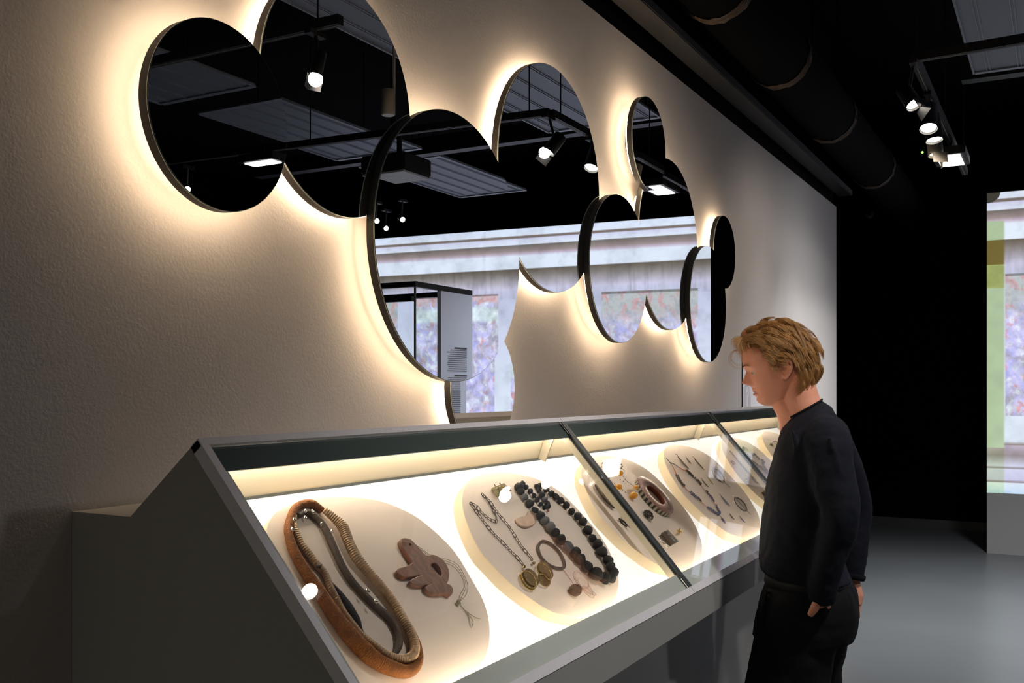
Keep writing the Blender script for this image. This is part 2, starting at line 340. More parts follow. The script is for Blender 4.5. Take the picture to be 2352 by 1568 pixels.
picture('projected_image', (0, -.24), (0, .243), .572, 3.395, .13, .613, pa, 110, 620, fresco=[(.0, .456, 1.30, 2.63, 2)], green=.456, seed=21)
pb = thing('projection_screen', 'wide lit projection wall seen in the mirrors, cornice and fresco panels', 'screen', (10.39, -.30, 0))
obj('screen_wall', bx(0.006, .16, -4.9, 0, 0, 3.425, mtx=Matrix.Rotation(math.radians(-4.5), 4, 'Z')), M['screenwall'], pb)
ex, ey = 4.9*math.sin(math.radians(-4.5)), -4.9*math.cos(math.radians(-4.5))
picture('projected_image', (0, 0), (ex, ey), .572, 3.42, -.30, -5.2, pb, 700, 400,
        fresco=[(-5.1, -4.2, 1.1, 2.65, 2), (-3.95, -2.83, 1.1, 2.67, 0), (-2.62, -2.35, 1.0, 2.0, 0), (-1.55, -.45, 1.0, 2.64, 1)], seed=5)
struct(obj('trim_1', bx(10.30, 10.9, -.285, .125, 0, ZC), M['black_wall']))

# ---- ceiling fittings
def track(name, label, p0, p1, z=3.06):
    t = thing(name, label, 'lighting track', (0, 0, 0))
    a, b = Vector((*p0, z)), Vector((*p1, z)); d = (b-a); L = d.length; q = d.to_track_quat('X', 'Z').to_matrix().to_4x4(); q.translation = a
    obj('rail', bx(0, L, -.018, .018, -.02, .02, mtx=q), M['metal_black'], t)
    obj('conductor_strip', bx(0, L, -.0015, .0015, -.0215, -.0202, mtx=q), M['beige_metal'], t)
    for k in np.linspace(.12, L-.12, max(2, int(L/1.2)+1)):
        c = a+d.normalized()*k; obj('hanger_rod', tube(bmesh.new(), [c, (c.x, c.y, ZC)], .004, 6), M['metal_black'], t)
    return t
track('lighting_track', 'black ceiling track ending above the top of the second mirror', (3.23, .45), (3.23, -2.6))
track('lighting_track', 'black ceiling track reflected across the three largest mirrors', (4.86, .585), (4.66, -2.6))
track('lighting_track', 'black ceiling track carrying the group of spotlights at upper right', (4.88, .585), (7.6, .585))
def spotlight(label, loc, aim, r=.042, L=.15, lens='lens', yoke=True, flap=True, body='metal_black', group='track spotlights'):
    t = thing('track_spotlight', label, 'spotlight', loc, group=group)
    A = Vector(aim)-Vector(loc); q = A.to_track_quat('-Z', 'Y').to_matrix().to_4x4()
    bm = bmesh.new(); tube(bm, [(0, 0, L), (0, 0, L*.96), (0, 0, .02), (0, 0, 0)], [r*.8, r, r, r*1.04], 24, cap=False)
    bm.faces.new([v for v in bm.verts][:24][::-1]); tube(bm, [(0, 0, 0), (0, 0, .03)], [r*.95, r*.9], 24, cap=False)
    bmesh.ops.transform(bm, matrix=q, verts=bm.verts); obj('housing', bm, M[body], t, True)
    bm = bmesh.new(); ico(bm, r*.86, (0, 0, .012), 3, (1, 1, .18)); bmesh.ops.transform(bm, matrix=q, verts=bm.verts); obj('lens', bm, M[lens], t, True)
    if flap:
        bm = bmesh.new(); box(bm, -r, r, r*1.02, r*1.08, -.06, .0, mtx=q); obj('glare_flap', bm, M[body], t)
        bm = bmesh.new(); box(bm, -r*1.08, -r*1.02, -r, r, -.06, .0, mtx=q); obj('glare_flap', bm, M[body], t)
    top = Vector((0, 0, 3.04-loc[2])); c = q @ Vector((0, 0, L*.55))
    bm = bmesh.new(); tube(bm, [c, (c.x*.3, c.y*.3, top.z*.8), (0, 0, top.z)], .008, 8); obj('yoke', bm, M['metal_black'], t)
    bm = bx(-.05, .05, -.017, .017, top.z-.02, top.z+.0); obj('adapter', bm, M['metal_black'], t); return t
spotlight('bright spotlight on the near track, reflected high in the second mirror', (3.24, .31, 2.86), (3.0, -.1, .5), r=.028, L=.10)
spotlight('bright round spotlight highest in the group at upper right', (4.85, .585, 2.84), (3.9, -.5, .9), r=.036, L=.12)
spotlight('second spotlight down the right-hand track, bright oval lens', (5.41, .585, 2.86), (4.2, .4, .5), r=.045, flap=False)
spotlight('third spotlight down the track, lens partly hidden by its neighbour', (5.68, .585, 2.86), (5.2, .2, .3), r=.045, flap=False, lens='lens')
spotlight('fourth spotlight on the track with a faintly glowing barrel', (5.90, .60, 2.83), (5.5, .35, .8), r=.04, lens='lensdim', body='beige_metal')
for i, (lx, ly) in enumerate([(4.77, -2.12), (6.40, -1.77), (6.73, -1.92), (6.44, -1.55)]):
    spotlight(['small lit spotlight low in the leftmost mirror', 'small far spotlight nearest the left rim of the largest mirror', 'small far spotlight lowest of the three in the largest mirror', 'small far spotlight rightmost of the three in the largest mirror'][i],
              (lx, ly, 2.88), (lx-1.5, ly+2.0, 1.8), r=.022, L=.09, flap=False, group='far small spotlights seen in mirrors')
def square_lamp(label, loc, sx, sy):
    t = thing('square_panel_lamp', label, 'ceiling lamp', loc)
    obj('lamp_frame', bx(-sx/2-.03, sx/2+.03, -sy/2-.03, sy/2+.03, .002, .05, bev=.004), M['metal_black'], t)
    obj('diffuser', bx(-sx/2, sx/2, -sy/2, sy/2, -.004, .0015), M['ledpanel'], t)
    obj('bracket', tube(bmesh.new(), [(0, 0, .05), (0, 0, 3.04-loc[2])], .012, 8), M['metal_black'], t)
square_lamp('small square white lamp at the low end of the spotlight track', (6.55, .585, 2.93), .30, .13)
square_lamp('flat white lamp reflected low in the leftmost mirror', (4.66, -1.35, 2.95), .09, .22)
t = thing('status_light', 'tiny green status light high on the far wall', 'indicator light', (11.99, 1.36, 4.2))
obj('lamp_dot', ico(bmesh.new(), .013, sub=2), M['green_led'], t, True); obj('mounting_plate', bx(.0, .008, -.03, .03, -.03, .03), M['metal_black'], t)
t = thing('smoke_detector', 'small round dark detector on the far black wall', 'detector', (11.97, 1.92, 3.55))
obj('housing', tube(bmesh.new(), [(.03, 0, 0), (.0, 0, 0), (-.015, 0, 0)], [.05, .05, .035], 20), M['base_grey'], t, True)
obj('sensor_cap', ico(bmesh.new(), .016, (-.018, 0, 0), 2), M['vblack'], t, True)
# speaker, projector seen in the mirrors
t = thing('ceiling_speaker', 'beige cylindrical ceiling unit reflected beside the largest mirror', 'speaker', (4.11, .05, 3.0))
obj('housing', tube(bmesh.new(), [(0, 0, .065), (0, 0, .062), (0, 0, -.062), (0, 0, -.065)], [.028, .035, .035, .033], 28), M['beige_metal'], t, True)
obj('grille', tube(bmesh.new(), [(0, 0, -.0655), (0, 0, -.067)], .030, 28), M['white_plastic'], t)
obj('bracket', tube(bmesh.new(), [(.03, 0, .01), (.05, 0, .06), (.05, 0, ZC-3.0)], .008, 8), M['beige_metal'], t)
t = thing('projector', 'ceiling projector with a pale underside reflected in the largest mirror', 'projector', (5.42, -.86, 2.95))
obj('housing', bx(-.16, .16, -.15, .15, .012, .13, bev=.01), M['metal_black'], t)
obj('underside_cover', bx(-.15, .15, -.14, .14, 0, .012), M['white_plastic'], t)
obj('projector_lens', tube(bmesh.new(), [(.15, .04, .07), (.2, .04, .07)], [.04, .035], 18), M['black'], t)
obj('mount_pole', tube(bmesh.new(), [(0, 0, .13), (0, 0, ZC-2.95)], .018, 10), M['metal_black'], t)
M['rib'] = mat('panel_rib_metal', (.26, .28, .33), .45, .3, 30, .1)
# perforated panels
def mesh_panel(x0, x1, y0, y1, label, z=3.5):
    t = thing('ceiling_panel', label, 'ceiling panel', ((x0+x1)/2, (y0+y1)/2, z), group='perforated ceiling panels')
    hx, hy = (x1-x0)/2, (y1-y0)/2
    obj('panel_sheet', bx(-hx, hx, -hy, hy, .0, .01), M['mesh_panel'], t)
    for k in range(5):
        y = -hy+(k+.5)*2*hy/5
        obj('rib', bx(-hx+.02, hx-.02, y-.012, y-.007, -.006, -.0001), M['rib'], t); obj('rib', bx(-hx+.02, hx-.02, y+.006, y+.011, -.006, -.0001), M['rib'], t)
    for s in (-1, 1):
        obj('edge_rail', bx(-hx, hx, s*hy-.006, s*hy+.006, -.012, -.0002), M['rib'], t)
        obj('end_rail', bx(s*hx-.02, s*hx+.02, -hy+.007, hy-.007, -.010, -.0002), M['rib'], t)
        obj('hanger_rod', tube(bmesh.new(), [(s*hx*.8, 0, .02), (s*hx*.8, 0, ZC-z)], .004, 6), M['metal_black'], t)
mesh_panel(3.05, 4.80, -.37, .47, 'grey ribbed panel reflected at the top of the second mirror')
mesh_panel(4.98, 6.75, -.37, .47, 'grey ribbed panel at the upper right corner')
mesh_panel(3.15, 4.80, -2.40, -1.55, 'grey ribbed panel reflected at the left of the leftmost mirror')
mesh_panel(5.10, 6.70, -2.36, -1.55, 'grey ribbed panel reflected across the two leftmost mirrors')
mesh_panel(7.00, 8.60, -2.36, -1.55, 'grey ribbed panel reflected in the upper part of the largest mirror')
t = thing('ceiling_beam', 'dark cross beam under the ribbed panel at upper right', 'beam', (6.9, 0, 3.55))
obj('beam_body', bx(-.05, .05, -3.5, .55, -.06, .08), M['metal_black'], t); obj('hanger_rod', tube(bmesh.new(), [(0, -1, .08), (0, -1, ZC-3.55)], .006, 6), M['metal_black'], t)
obj('hanger_rod', tube(bmesh.new(), [(0, .3, .08), (0, .3, ZC-3.55)], .006, 6), M['metal_black'], t)
# duct
t = thing('ventilation_duct', 'long round black duct with crinkled collars above the wall', 'duct', (5, 1.33, 3.34))
obj('duct_body', tube(bmesh.new(), [(-6, 0, 0), (6.8, 0, 0)], .165, 28), M['black_ceiling'], t, True)
for cx in (3.25, 4.25, 5.35, 6.7, 8.4):
    bm = bmesh.new(); pts = [(cx-5+k*.006, 0, 0) for k in range(12)]; tube(bm, pts, [.168+.006*math.sin(k*2.1) for k in range(12)], 40, cap=False)
    for v in bm.verts: v.co += Vector((random.uniform(-.003, .003), random.uniform(-.004, .004), random.uniform(-.004, .004)))
    obj('collar', bm, M['foil'], t, True)
for cx in (-1, 2, 5): obj('hanger_rod', tube(bmesh.new(), [(cx, 0, .16), (cx, 0, ZC-3.34)], .006, 6), M['metal_black'], t)
t = thing('cable_tray', 'thin dark cable tray running above the top of the wall', 'cable tray', (3, 1.5, 3.08))
obj('tray_base', bx(-6, 5.2, -.05, .05, 0, .006), M['metal_black'], t)
for s in (-1, 1): obj('tray_side', bx(-6, 5.2, s*.05-.003, s*.05+.003, .0061, .04), M['metal_black'], t)
obj('hanger_rod', tube(bmesh.new(), [(1, 0, .006), (1, 0, ZC-3.08)], .004, 6), M['metal_black'], t)
obj('hanger_rod', tube(bmesh.new(), [(4, 0, .006), (4, 0, ZC-3.08)], .004, 6), M['metal_black'], t)

# ---- tall vitrine that shows in the largest mirror
t = thing('tall_vitrine', 'tall black framed glass showcase with a grey text panel, seen in the largest mirror', 'showcase', (5.53, -1.09, 0))
vx, vy, vz = .345, .52, 2.228
obj('plinth', bx(-vx, vx, -vy, vy, 0, .5), M['vblack'], t)
for (a, b, c_, d_) in ((-vx, vx, vy-.03, vy), (-vx, vx, -vy, -vy+.03), (-vx, -vx+.03, -vy+.031, vy-.031), (vx-.03, vx, -vy+.031, vy-.031)):
    obj('top_rail', bx(a, b, c_, d_, vz-.035, vz), M['vblack'], t)
obj('inner_rail', bx(-vx+.04, -vx+.07, -vy+.06, vy-.06, vz-.12, vz-.09), M['vblack'], t)
obj('glass_pane', bx(-vx, -vx+.006, -vy+.03, vy-.03, .501, vz-.036), M['vglass'], t)
obj('glass_pane', bx(-vx+.007, vx-.40, vy-.006, vy, .501, vz-.036), M['vglass'], t)
obj('glass_edge', bx(-vx-.001, -vx+.0065, vy-.012, vy+.001, .501, vz-.036), M['border'], t)
tp = obj('text_panel', bx(-.05, vx, vy-.03, vy, .501, vz-.036), M['vgrey'], t)
bm = bmesh.new(); z = 1.83
for ln in range(34):
    head = ln in (0, 13)
    h = .012 if head else .0045; L = (.16 if head else random.uniform(.20, .26)); x = .27; x1 = x-L
    if ln not in (12,):
        while x > x1:
            wl = random.uniform(.010, .03) if not head else .009
            box(bm, max(x-wl, x1), x, vy+.0003, vy+.0012, z-h, z); x -= wl+(.0025 if head else .004)
    z -= .0185 if head else .0138
obj('printed_text', bm, M['print'], tp)['kind'] = 'stuff'

# ================================================================== MIRRORS
MIR = [  # x, z, r, front layer?, label
 (1.474, 2.098, .190, 1, 'leftmost round mirror with a warm glow all along its left side'),
 (1.906, 2.249, .284, 0, 'large round mirror cut by the top edge, behind the leftmost mirror'),
 (2.351, 1.944, .374, 1, 'largest low round mirror in the middle, showing a glass showcase'),
 (3.044, 2.264, .384, 0, 'tall mirror right of the middle, dark above and stone cornice below'),
 (3.536, 2.009, .283, 1, 'round mirror with a fresco reflection overlapping two mirrors behind'),
 (4.202, 2.188, .377, 0, 'mirror behind the small top one, showing a white square lamp'),
 (3.845, 2.554, .189, 1, 'small uppermost dark mirror at the right of the group'),
 (4.631, 1.956, .278, 1, 'mirror above the man showing half white stone and half black'),
 (5.023, 2.254, .187, 0, 'rightmost small black mirror at the end of the group'),
 (2.580, 1.554, .188, 0, 'low mirror rising from behind the display case under the largest one')]
MIR2 = [((x*1.0098, EYE+(z-EYE)*1.0098, q*1.0098) if f_ else (x, z, q)) for x, z, q, f_, _ in MIR]
for i, (mx, mz, r, fr, lab) in enumerate(MIR):
    face = 1.4905 if fr else 1.516
    if fr: k_ = 1.4905/1.476; mx, mz, r = mx*k_, EYE+(mz-EYE)*k_, r*k_
    t = thing('round_mirror', lab, 'mirror', (mx, face, mz), group='backlit round wall mirrors')
    n = 128; th_ = .025
    def ring(rad, y): return [(rad*math.cos(2*PI*k/n), y, rad*math.sin(2*PI*k/n)) for k in range(n)]
    bm = bmesh.new(); loft(bm, [ring(r-.0015, 0), ring(r-.0015, .0035)]); bmesh.ops.recalc_face_normals(bm, faces=bm.faces)
    obj('mirror_glass', bm, M['mirror'], t)
    bm = bmesh.new(); loft(bm, [ring(r-.0014, .0005), ring(r, .0012), ring(r, .0034), ring(r-.0014, .0040)], cap=False); obj('polished_edge', bm, M['edge'], t, True)
    bm = bmesh.new(); loft(bm, [ring(r-.001, .0041), ring(r-.0005, .0045), ring(r-.0005, th_)]); bmesh.ops.recalc_face_normals(bm, faces=bm.faces)
    obj('rim', bm, M['rim'], t)
    bm = bmesh.new(); loft(bm, [ring(r*.3, th_+.0005), ring(r*.3, 1.5755-face)]); bmesh.ops.recalc_face_normals(bm, faces=bm.faces); obj('wall_mount', bm, M['rim'], t)
    # LED strip behind the rim, left out where another mirror overlaps
    rl = r-.028; y0, y1 = (th_+.0005, th_+.012) if fr else (th_+.006, th_+.016)
    bm = bmesh.new(); prev = None
    def flush():
        global bm
        if len(bm.faces): obj('led_strip', bm, M['led'], t)
        else: bm.free()
        bm = bmesh.new()
    def hidden(k):
        a = 2*PI*k/n; X, Z = mx+(r-.005)*math.cos(a), mz+(r-.005)*math.sin(a)
        return any(j != i and math.hypot(X-q[0], Z-q[1]) < q[2]-.004 for j, q in enumerate(MIR2)) or (Z < 1.40)
    k0 = next((k for k in range(n) if hidden(k)), 0)
    for k in range(k0, k0+n+1):
        a = 2*PI*k/n; X, Z = mx+(r-.005)*math.cos(a), mz+(r-.005)*math.sin(a)
        hid = hidden(k)
        c_, s2 = math.cos(a), math.sin(a)
        cur = None if hid else [bm.verts.new((rr*c_, yy, rr*s2)) for rr, yy in ((rl, y0), (rl+.004, y0), (rl+.004, y1), (rl, y1))]
        if cur and prev:
            for q in range(4): bm.faces.new([prev[q], prev[(q+1) % 4], cur[(q+1) % 4], cur[q]])
        if prev and not cur: flush(); cur = None
        prev = cur
    flush(); bm.free()

# info board with arch drawing on the wall behind the man's face
t = thing('wall_text_panel', 'pale board with arch outlines on the wall beside the man\'s face', 'information board', (5.54, Yw, 1.2))
M['board'] = mat('pale_board_print_ground', (.74, .71, .74), .5, 0, 5, .02); obj('board', bx(.006, .46, -.004, -.0003, 0, .60), M['board'], t); obj('edge_strip', bx(.0, .0055, -.007, -.0003, 0, .60), M['black'], t)
bm = bmesh.new()
for (w_, z0, h_) in ((.05, .09, .24), (.085, .09, .285), (.12, .09, .32)):
    pts = [(.10-w_/2, -.0045, z0)]+[(.10+w_/2*math.cos(a), -.0045, z0+h_-w_+w_*math.sin(a)) for a in np.linspace(PI, 0, 16)]+[(.10+w_/2, -.0045, z0)]
    tube(bm, pts, .0008, 5)
box(bm, .05, .11, -.0048, -.0041, .365, .370)
for k in range(6): box(bm, .21, .21+random.uniform(.10, .2), -.0048, -.0041, .20-k*.02, .204-k*.02)
M['greyprint'] = mat('pale_grey_print', (.38, .37, .43), .6, 0, 10, .1); obj('printed_drawing', bm, M['greyprint'], t)['kind'] = 'stuff'

# ================================================================== DISPLAY CASE
PK_ = Vector((0, 1.2585, 1.465)); FE = Vector((0, .857, 1.006)); DT = (FE-PK_).normalized()   # down the slope
NG = Vector((0, DT.z, -DT.y)); NG = NG if NG.z > 0 else -NG                                   # outward normal of the glass
LSL = (FE-PK_).length
def G(s, t, h=0): v = PK_+DT*t+NG*h; return Vector((s, v.y, v.z))
def slab(bm, s0, s1, t0, t1, h0, h1):
    v = [bm.verts.new(G(s, t, h)) for s in (s0, s1) for t in (t0, t1) for h in (h0, h1)]
    for q in ((0, 1, 3, 2), (4, 6, 7, 5), (0, 4, 5, 1), (2, 3, 7, 6), (0, 2, 6, 4), (1, 5, 7, 3)): bm.faces.new([v[i] for i in q])
    bmesh.ops.recalc_face_normals(bm, faces=bm.faces); return bm
S0, S1 = 1.20, 5.30; JO = [2.565, 3.925]
case = thing('display_case', 'long grey slanted display case with lit interior under glass along the wall', 'display case', (0, 0, 0))
BP = Vector((0, 1.4225, 1.327))
endpoly = [(1.0, 0), (1.575, 0), (1.575, 1.327), (BP.y, BP.z), (PK_.y+.002, PK_.z+.0), (FE.y, FE.z), (FE.y, .922), (1.0, .922)]
obj('end_panel', prism(bmesh.new(), endpoly, S0, S0+.018), M['case'], case)
obj('end_panel', prism(bmesh.new(), endpoly, S1-.018, S1), M['case'], case)
obj('front_panel', bx(S0+.0185, S1-.0185, 1.0, 1.018, 0, .9215), M['case'], case)
obj('front_lip', prism(bmesh.new(), [(.8572, 1.0035), (.8572, .922), (.872, .922), (.872, .9895)], S0+.0185, S1-.0185), M['case'], case)
obj('front_underside', bx(S0+.0185, S1-.0185, .8722, 1.0, .922, .930), M['case'], case)
obj('plinth_top', bx(S0+.0185, S1-.0185, 1.424, 1.575, 1.307, 1.327), M['case'], case)
obj('back_slope', prism(bmesh.new(), [(1.4235, 1.3262), (PK_.y+.003, PK_.z-.001), (PK_.y+.003, PK_.z-.022), (1.4235, 1.304)], S0+.0185, S1-.0185), M['case'], case)
segs = [(S0, JO[0]-.001), (JO[0]+.001, JO[1]-.001), (JO[1]+.001, S1)]
for k, (a, b) in enumerate(segs):
    obj('top_rail', slab(bmesh.new(), a, b, -.003, .0118, -.022, .0015), M['frame'], case)
    obj('front_rail', slab(bmesh.new(), a, b, .5905, LSL+.001, -.03, .0015), M['frame'], case)
    ga = a+(.017 if k == 0 else .0005); gb = b-(.017 if k == 2 else .0005)
    gp = obj('glass_pane', slab(bmesh.new(), ga, gb, .0125, .590, -.0062, -.0002), M['glass'], case)
    obj('glass_border', slab(bmesh.new(), ga, gb, .0125, .064, -.0085, -.0063), M['border'], gp)
    obj('glass_border', slab(bmesh.new(), ga, gb, .544, .590, -.0085, -.0063), M['border_lit'], gp)
    if k == 0: obj('glass_border', slab(bmesh.new(), ga, ga+.013, .0641, .5439, -.0085, -.0063), M['border_lit'], gp)
obj('side_rail', slab(bmesh.new(), S0-.0008, S0+.0165, .0119, .5903, -.022, .0015), M['frame'], case)
obj('side_rail', slab(bmesh.new(), S1-.0165, S1+.0008, .0119, .5903, -.022, .0015), M['frame'], case)
for s in JO:
    mu = obj('mullion', slab(bmesh.new(), s-.016, s+.012, .050, .560, -.027, -.0087), M['cream'], case)
    obj('rubber_seal', slab(bmesh.new(), s-.012, s-.001, .0125, .590, -.0001, .0022), M['seal'], mu)
    obj('rubber_seal', slab(bmesh.new(), s+.001, s+.012, .0125, .590, -.0001, .0022), M['seal'], mu)
    obj('joint_strip', slab(bmesh.new(), s-.016, s+.012, .050, .560, -.0086, -.0064), M['seal'], mu)
# inner deck (backlit) at 47 degrees through the rear line
aD = math.radians(47); DR = Vector((0, 1.291, 1.35)); DD = Vector((0, -math.cos(aD), -math.sin(aD))); ND = Vector((0, -math.sin(aD), math.cos(aD)))
def D(s, t, h=0): v = DR+DD*t+ND*h; return Vector((s, v.y, v.z))
DM = Matrix(((1, 0, 0, 0), (0, DD.y, ND.y, DR.y), (0, DD.z, ND.z, DR.z), (0, 0, 0, 1)))   # local (s,t,h)
def dslab(bm, s0, s1, t0, t1, h0, h1): return box(bm, s0, s1, t0, t1, h0, h1, mtx=DM)
for (a, b) in ((S0+.02, 2.470), (2.4715, 3.830), (3.8315, 5.19)):
    bm = dslab(bmesh.new(), a, b, .001, .540, -.012, 0); bmesh.ops.recalc_face_normals(bm, faces=bm.faces); obj('light_panel', bm, M['deck'], case)
pr = [(1.2615, 1.440), (1.291, 1.3515), (1.300, 1.3515), (1.2715, 1.440)]
obj('rear_panel', prism(bmesh.new(), pr, S0+.02, 5.19), M['cream'], case)
obj('rear_joint', prism(bmesh.new(), [(1.2895, 1.3550), (1.2912, 1.3500), (1.2885, 1.3492), (1.2865, 1.3540)], S0+.02, 5.19), M['seal'], case)
obj('inner_end_panel', prism(bmesh.new(), [(1.2615, 1.440), (1.291, 1.3515), (DR.y+DD.y*.54, DR.z+DD.z*.54), (G(0, .57, -.01).y, G(0, .57, -.01).z)], 5.19, 5.20), M['cream'], case)
for s in (2.49, 3.845):
    obj('gusset', prism(bmesh.new(), [(1.2475, 1.437), (1.2610, 1.437), (1.288, 1.355), (1.268, 1.346), (1.235, 1.424)], s, s+.006), M['cream'], case)
obj('interior_light', bx(S0+.03, 5.18, 1.238, 1.250, 1.413, 1.418), M['strip'], case)
obj('interior_light', slab(bmesh.new(), S0+.03, 5.18, .559, .566, -.024, -.0215), M['strip'], case)  # second strip added at the front to even the light on the discs
# discs: raised stand boards, outline unprojected from the photo onto their tilted plane
FH = .032
def F2(x, y, h=0.0):
    P = on_plane(x, y, DR+ND*(FH+h), ND); d = P-DR; return Vector((P.x, d.dot(DD), FH+h))
def F(x, y, h=0.0): q = F2(x, y, h); return DM @ q
disc2 = [(1127.5, 1085), (1175, 1087), (1229.5, 1098.5), (1285.6, 1129), (1344, 1188), (1385, 1240), (1410, 1290), (1420.5, 1338), (1408, 1384), (1380, 1407), (1339, 1417), (1300, 1412), (1255, 1397), (1178.5, 1343), (1130, 1295), (1102, 1262), (1074, 1203), (1062, 1150), (1073, 1110), (1098, 1091)]
disc1 = [(718, 1145), (790, 1141), (870, 1150), (935, 1175), (980, 1204.5), (1040, 1262), (1085, 1333), (1112, 1385), (1124, 1438), (1119, 1495), (1092, 1537), (1050, 1590), (960, 1625), (860, 1600), (790, 1545), (720, 1470), (660, 1370), (620, 1270), (615, 1210), (645, 1170)]
def o2(pts): return [tuple(F2(x, y)[:2]) for x, y in pts]
O1, O2 = o2(disc1), o2(disc2); c2 = np.mean(O2, axis=0)
def shifted(ds, dt, k, ks=1): return [((p[0]-c2[0])*k*ks+c2[0]+ds, (p[1]-c2[1])*k+c2[1]+dt) for p in O2]
outs = [O1, O2, shifted(.665, -.004, 1.0, 1.05), shifted(1.345, -.004, 1.0, 1.05), shifted(2.02, -.003, 1.0, 1.05), shifted(2.66, -.003, 1.0, 1.05)]
labs = ['warm white stand disc nearest the camera, under the orange cord necklace', 'warm white stand disc under the black bead necklace', 'warm white stand disc crossed by the first glass joint, under the striped bangle',
        'warm white stand disc under the slate blue and brown bead necklace', 'warm white stand disc crossed by the second glass joint', 'warm white stand disc farthest away, at the end of the case']
for k, (o_, lb) in enumerate(zip(outs, labs)):
    sm = catmull([(*p, 0) for p in o_], 6, True); sm = [(p[0], min(max(p[1], .012), .536)) for p in sm]
    me = filled([sm], (FH-.003)/2, DM @ Matrix.Translation((0, 0, (FH-.003)/2+.0015)), .0012)
    dd_ = link('stand_disc', me, [M['discface'], M['discside']])
    for p in me.polygons: p.material_index = 0 if abs(p.normal.dot(ND)) > .8 else 1
    tag(dd_, lb, 'display stand', 'stand discs inside the case')

# ================================================================== JEWELLERY (zoomed photo measurements -> points on the disc faces)
def Z1(x, y): return 560+x/3.213, 1080+y/3.213
def Z2(x, y): return 1000+x/3.921, 1050+y/3.921
def Z3(x, y): return 1300+x/4.612, 1000+y/4.612
def Z4(x, y): return 1480+x/4.356, 920+y/4.356
def PX(m):      # metres per photo pixel on the disc there
    return lambda q: None
def mpp(x, y):  # metres per pixel across the line of sight at a disc point
    P = F(x, y); d = P-CAM; return (d.x*CT+d.y*ST)/FPX
def base(x, y): return thing
def path(zf, pts, h=.004, n=6, closed=False):
    return [Vector(v) for v in catmull([F(*zf(p[0], p[1]), p[2] if len(p) > 2 else h) for p in pts], n, closed)]
def interp(vals, N): return np.interp(np.linspace(0, 1, N), np.linspace(0, 1, len(vals)), vals)
def piece(name, label, cat, org, group=None):      # an empty on the disc; its children are built in world points then re-based
    return thing(name, label, cat, org, None, group)
def part(name, bm, m, parent, smooth=True):
    bmesh.ops.transform(bm, matrix=Matrix.Translation(-Vector(parent.location)), verts=bm.verts); return obj(name, bm, m, parent, smooth)
def partmesh(name, me, m, parent, smooth=False):
    me.transform(Matrix.Translation(-Vector(parent.location))); return link(name, me, m, parent, smooth)
NDv = ND.copy()
# 1 thick fibre necklace
o = piece('fibre_necklace', 'thick orange-brown fibre necklace with coiled and dark cords, nearest the camera', 'necklace', F(*Z1(700, 800)))
def strand(name, pts, rads, m, h=None, rib=0, per=.004, seg=14, jit=0):
    mp = mpp(*Z1(pts[len(pts)//2][0], pts[len(pts)//2][1]))/3.213
    P = path(Z1, [(p[0], p[1]) for p in pts], 0, 14)
    # resample evenly
    L = [0];
    for a, b in zip(P, P[1:]): L.append(L[-1]+(b-a).length)
    n = int(L[-1]/(per/4)) if rib else int(L[-1]/.004)
    R0 = interp(rads, len(P)); S = np.linspace(0, L[-1], n); A = np.array([tuple(p) for p in P])
    Q = np.stack([np.interp(S, L, A[:, k]) for k in range(3)], -1); R = np.interp(S, L, R0)*mp
    ph = S/per*2*PI
    if h: hh = np.interp(np.linspace(0, 1, n), np.linspace(0, 1, len(h)), h)
    else: hh = np.zeros(n)
    Q = [Vector(q)+NDv*(max(r*.92, .002)+e) for q, r, e in zip(Q, R, hh)]
    if rib: R = R*(1+rib*np.sin(ph))
    if jit: R = R*(1+jit*np.array([math.sin(k*.31)+math.sin(k*.117+2)+random.uniform(-.5, .5) for k in range(n)]))
    R[0] *= .6; R[-1] *= .6
    return part(name, tube(bmesh.new(), Q, list(R), seg, up=tuple(NDv)), m, o)
strand('dark_cord', [(385, 350), (450, 322), (520, 365), (580, 440), (650, 590), (710, 720), (780, 830), (870, 930), (970, 1030), (1060, 1110), (1118, 1210), (1130, 1300), (1095, 1365), (1010, 1360), (930, 1300)], [20, 24, 28, 30, 30, 28, 28, 28, 30, 30, 30, 28, 20, 12, 12], M['dark_cord'], jit=.02)
strand('black_cord', [(575, 760), (640, 850), (700, 930), (760, 1020), (820, 1120), (860, 1190), (940, 1290)], [8, 16, 24, 30, 28, 14, 10], M['black_cord'], jit=.03)
strand('coiled_strand', [(372, 345), (362, 430), (400, 540), (460, 630), (520, 710), (580, 780), (620, 870), (670, 960), (720, 1050), (790, 1150), (870, 1250), (960, 1335), (1040, 1395), (1140, 1425), (1215, 1395), (1232, 1310), (1190, 1200), (1130, 1090), (1060, 980), (970, 870), (880, 770), (800, 670), (745, 560), (700, 450), (640, 380), (570, 315)],
       [14, 22, 26, 28, 30, 28, 26, 24, 22, 24, 26, 28, 32, 36, 38, 36, 36, 34, 36, 38, 40, 42, 40, 44, 36, 26], M['tan_coil'], h=[.001]*10+[.004]*16, rib=.09, per=.0046)
strand('orange_fibre_cord', [(570, 312), (500, 268), (440, 262), (370, 292), (330, 365), (312, 450), (330, 560), (380, 680), (450, 800), (530, 920), (590, 1020), (660, 1130), (740, 1240), (850, 1360), (950, 1440), (1060, 1490), (1160, 1510), (1235, 1480), (1275, 1410), (1275, 1320), (1250, 1230), (1200, 1130), (1130, 1010), (1050, 900), (950, 780), (840, 670)],
       [26, 34, 34, 34, 32, 34, 38, 42, 46, 50, 54, 58, 64, 66, 62, 58, 52, 44, 34, 28, 22, 20, 18, 16, 14, 10], M['orange_cord'], rib=.025, per=.0035, jit=.012)
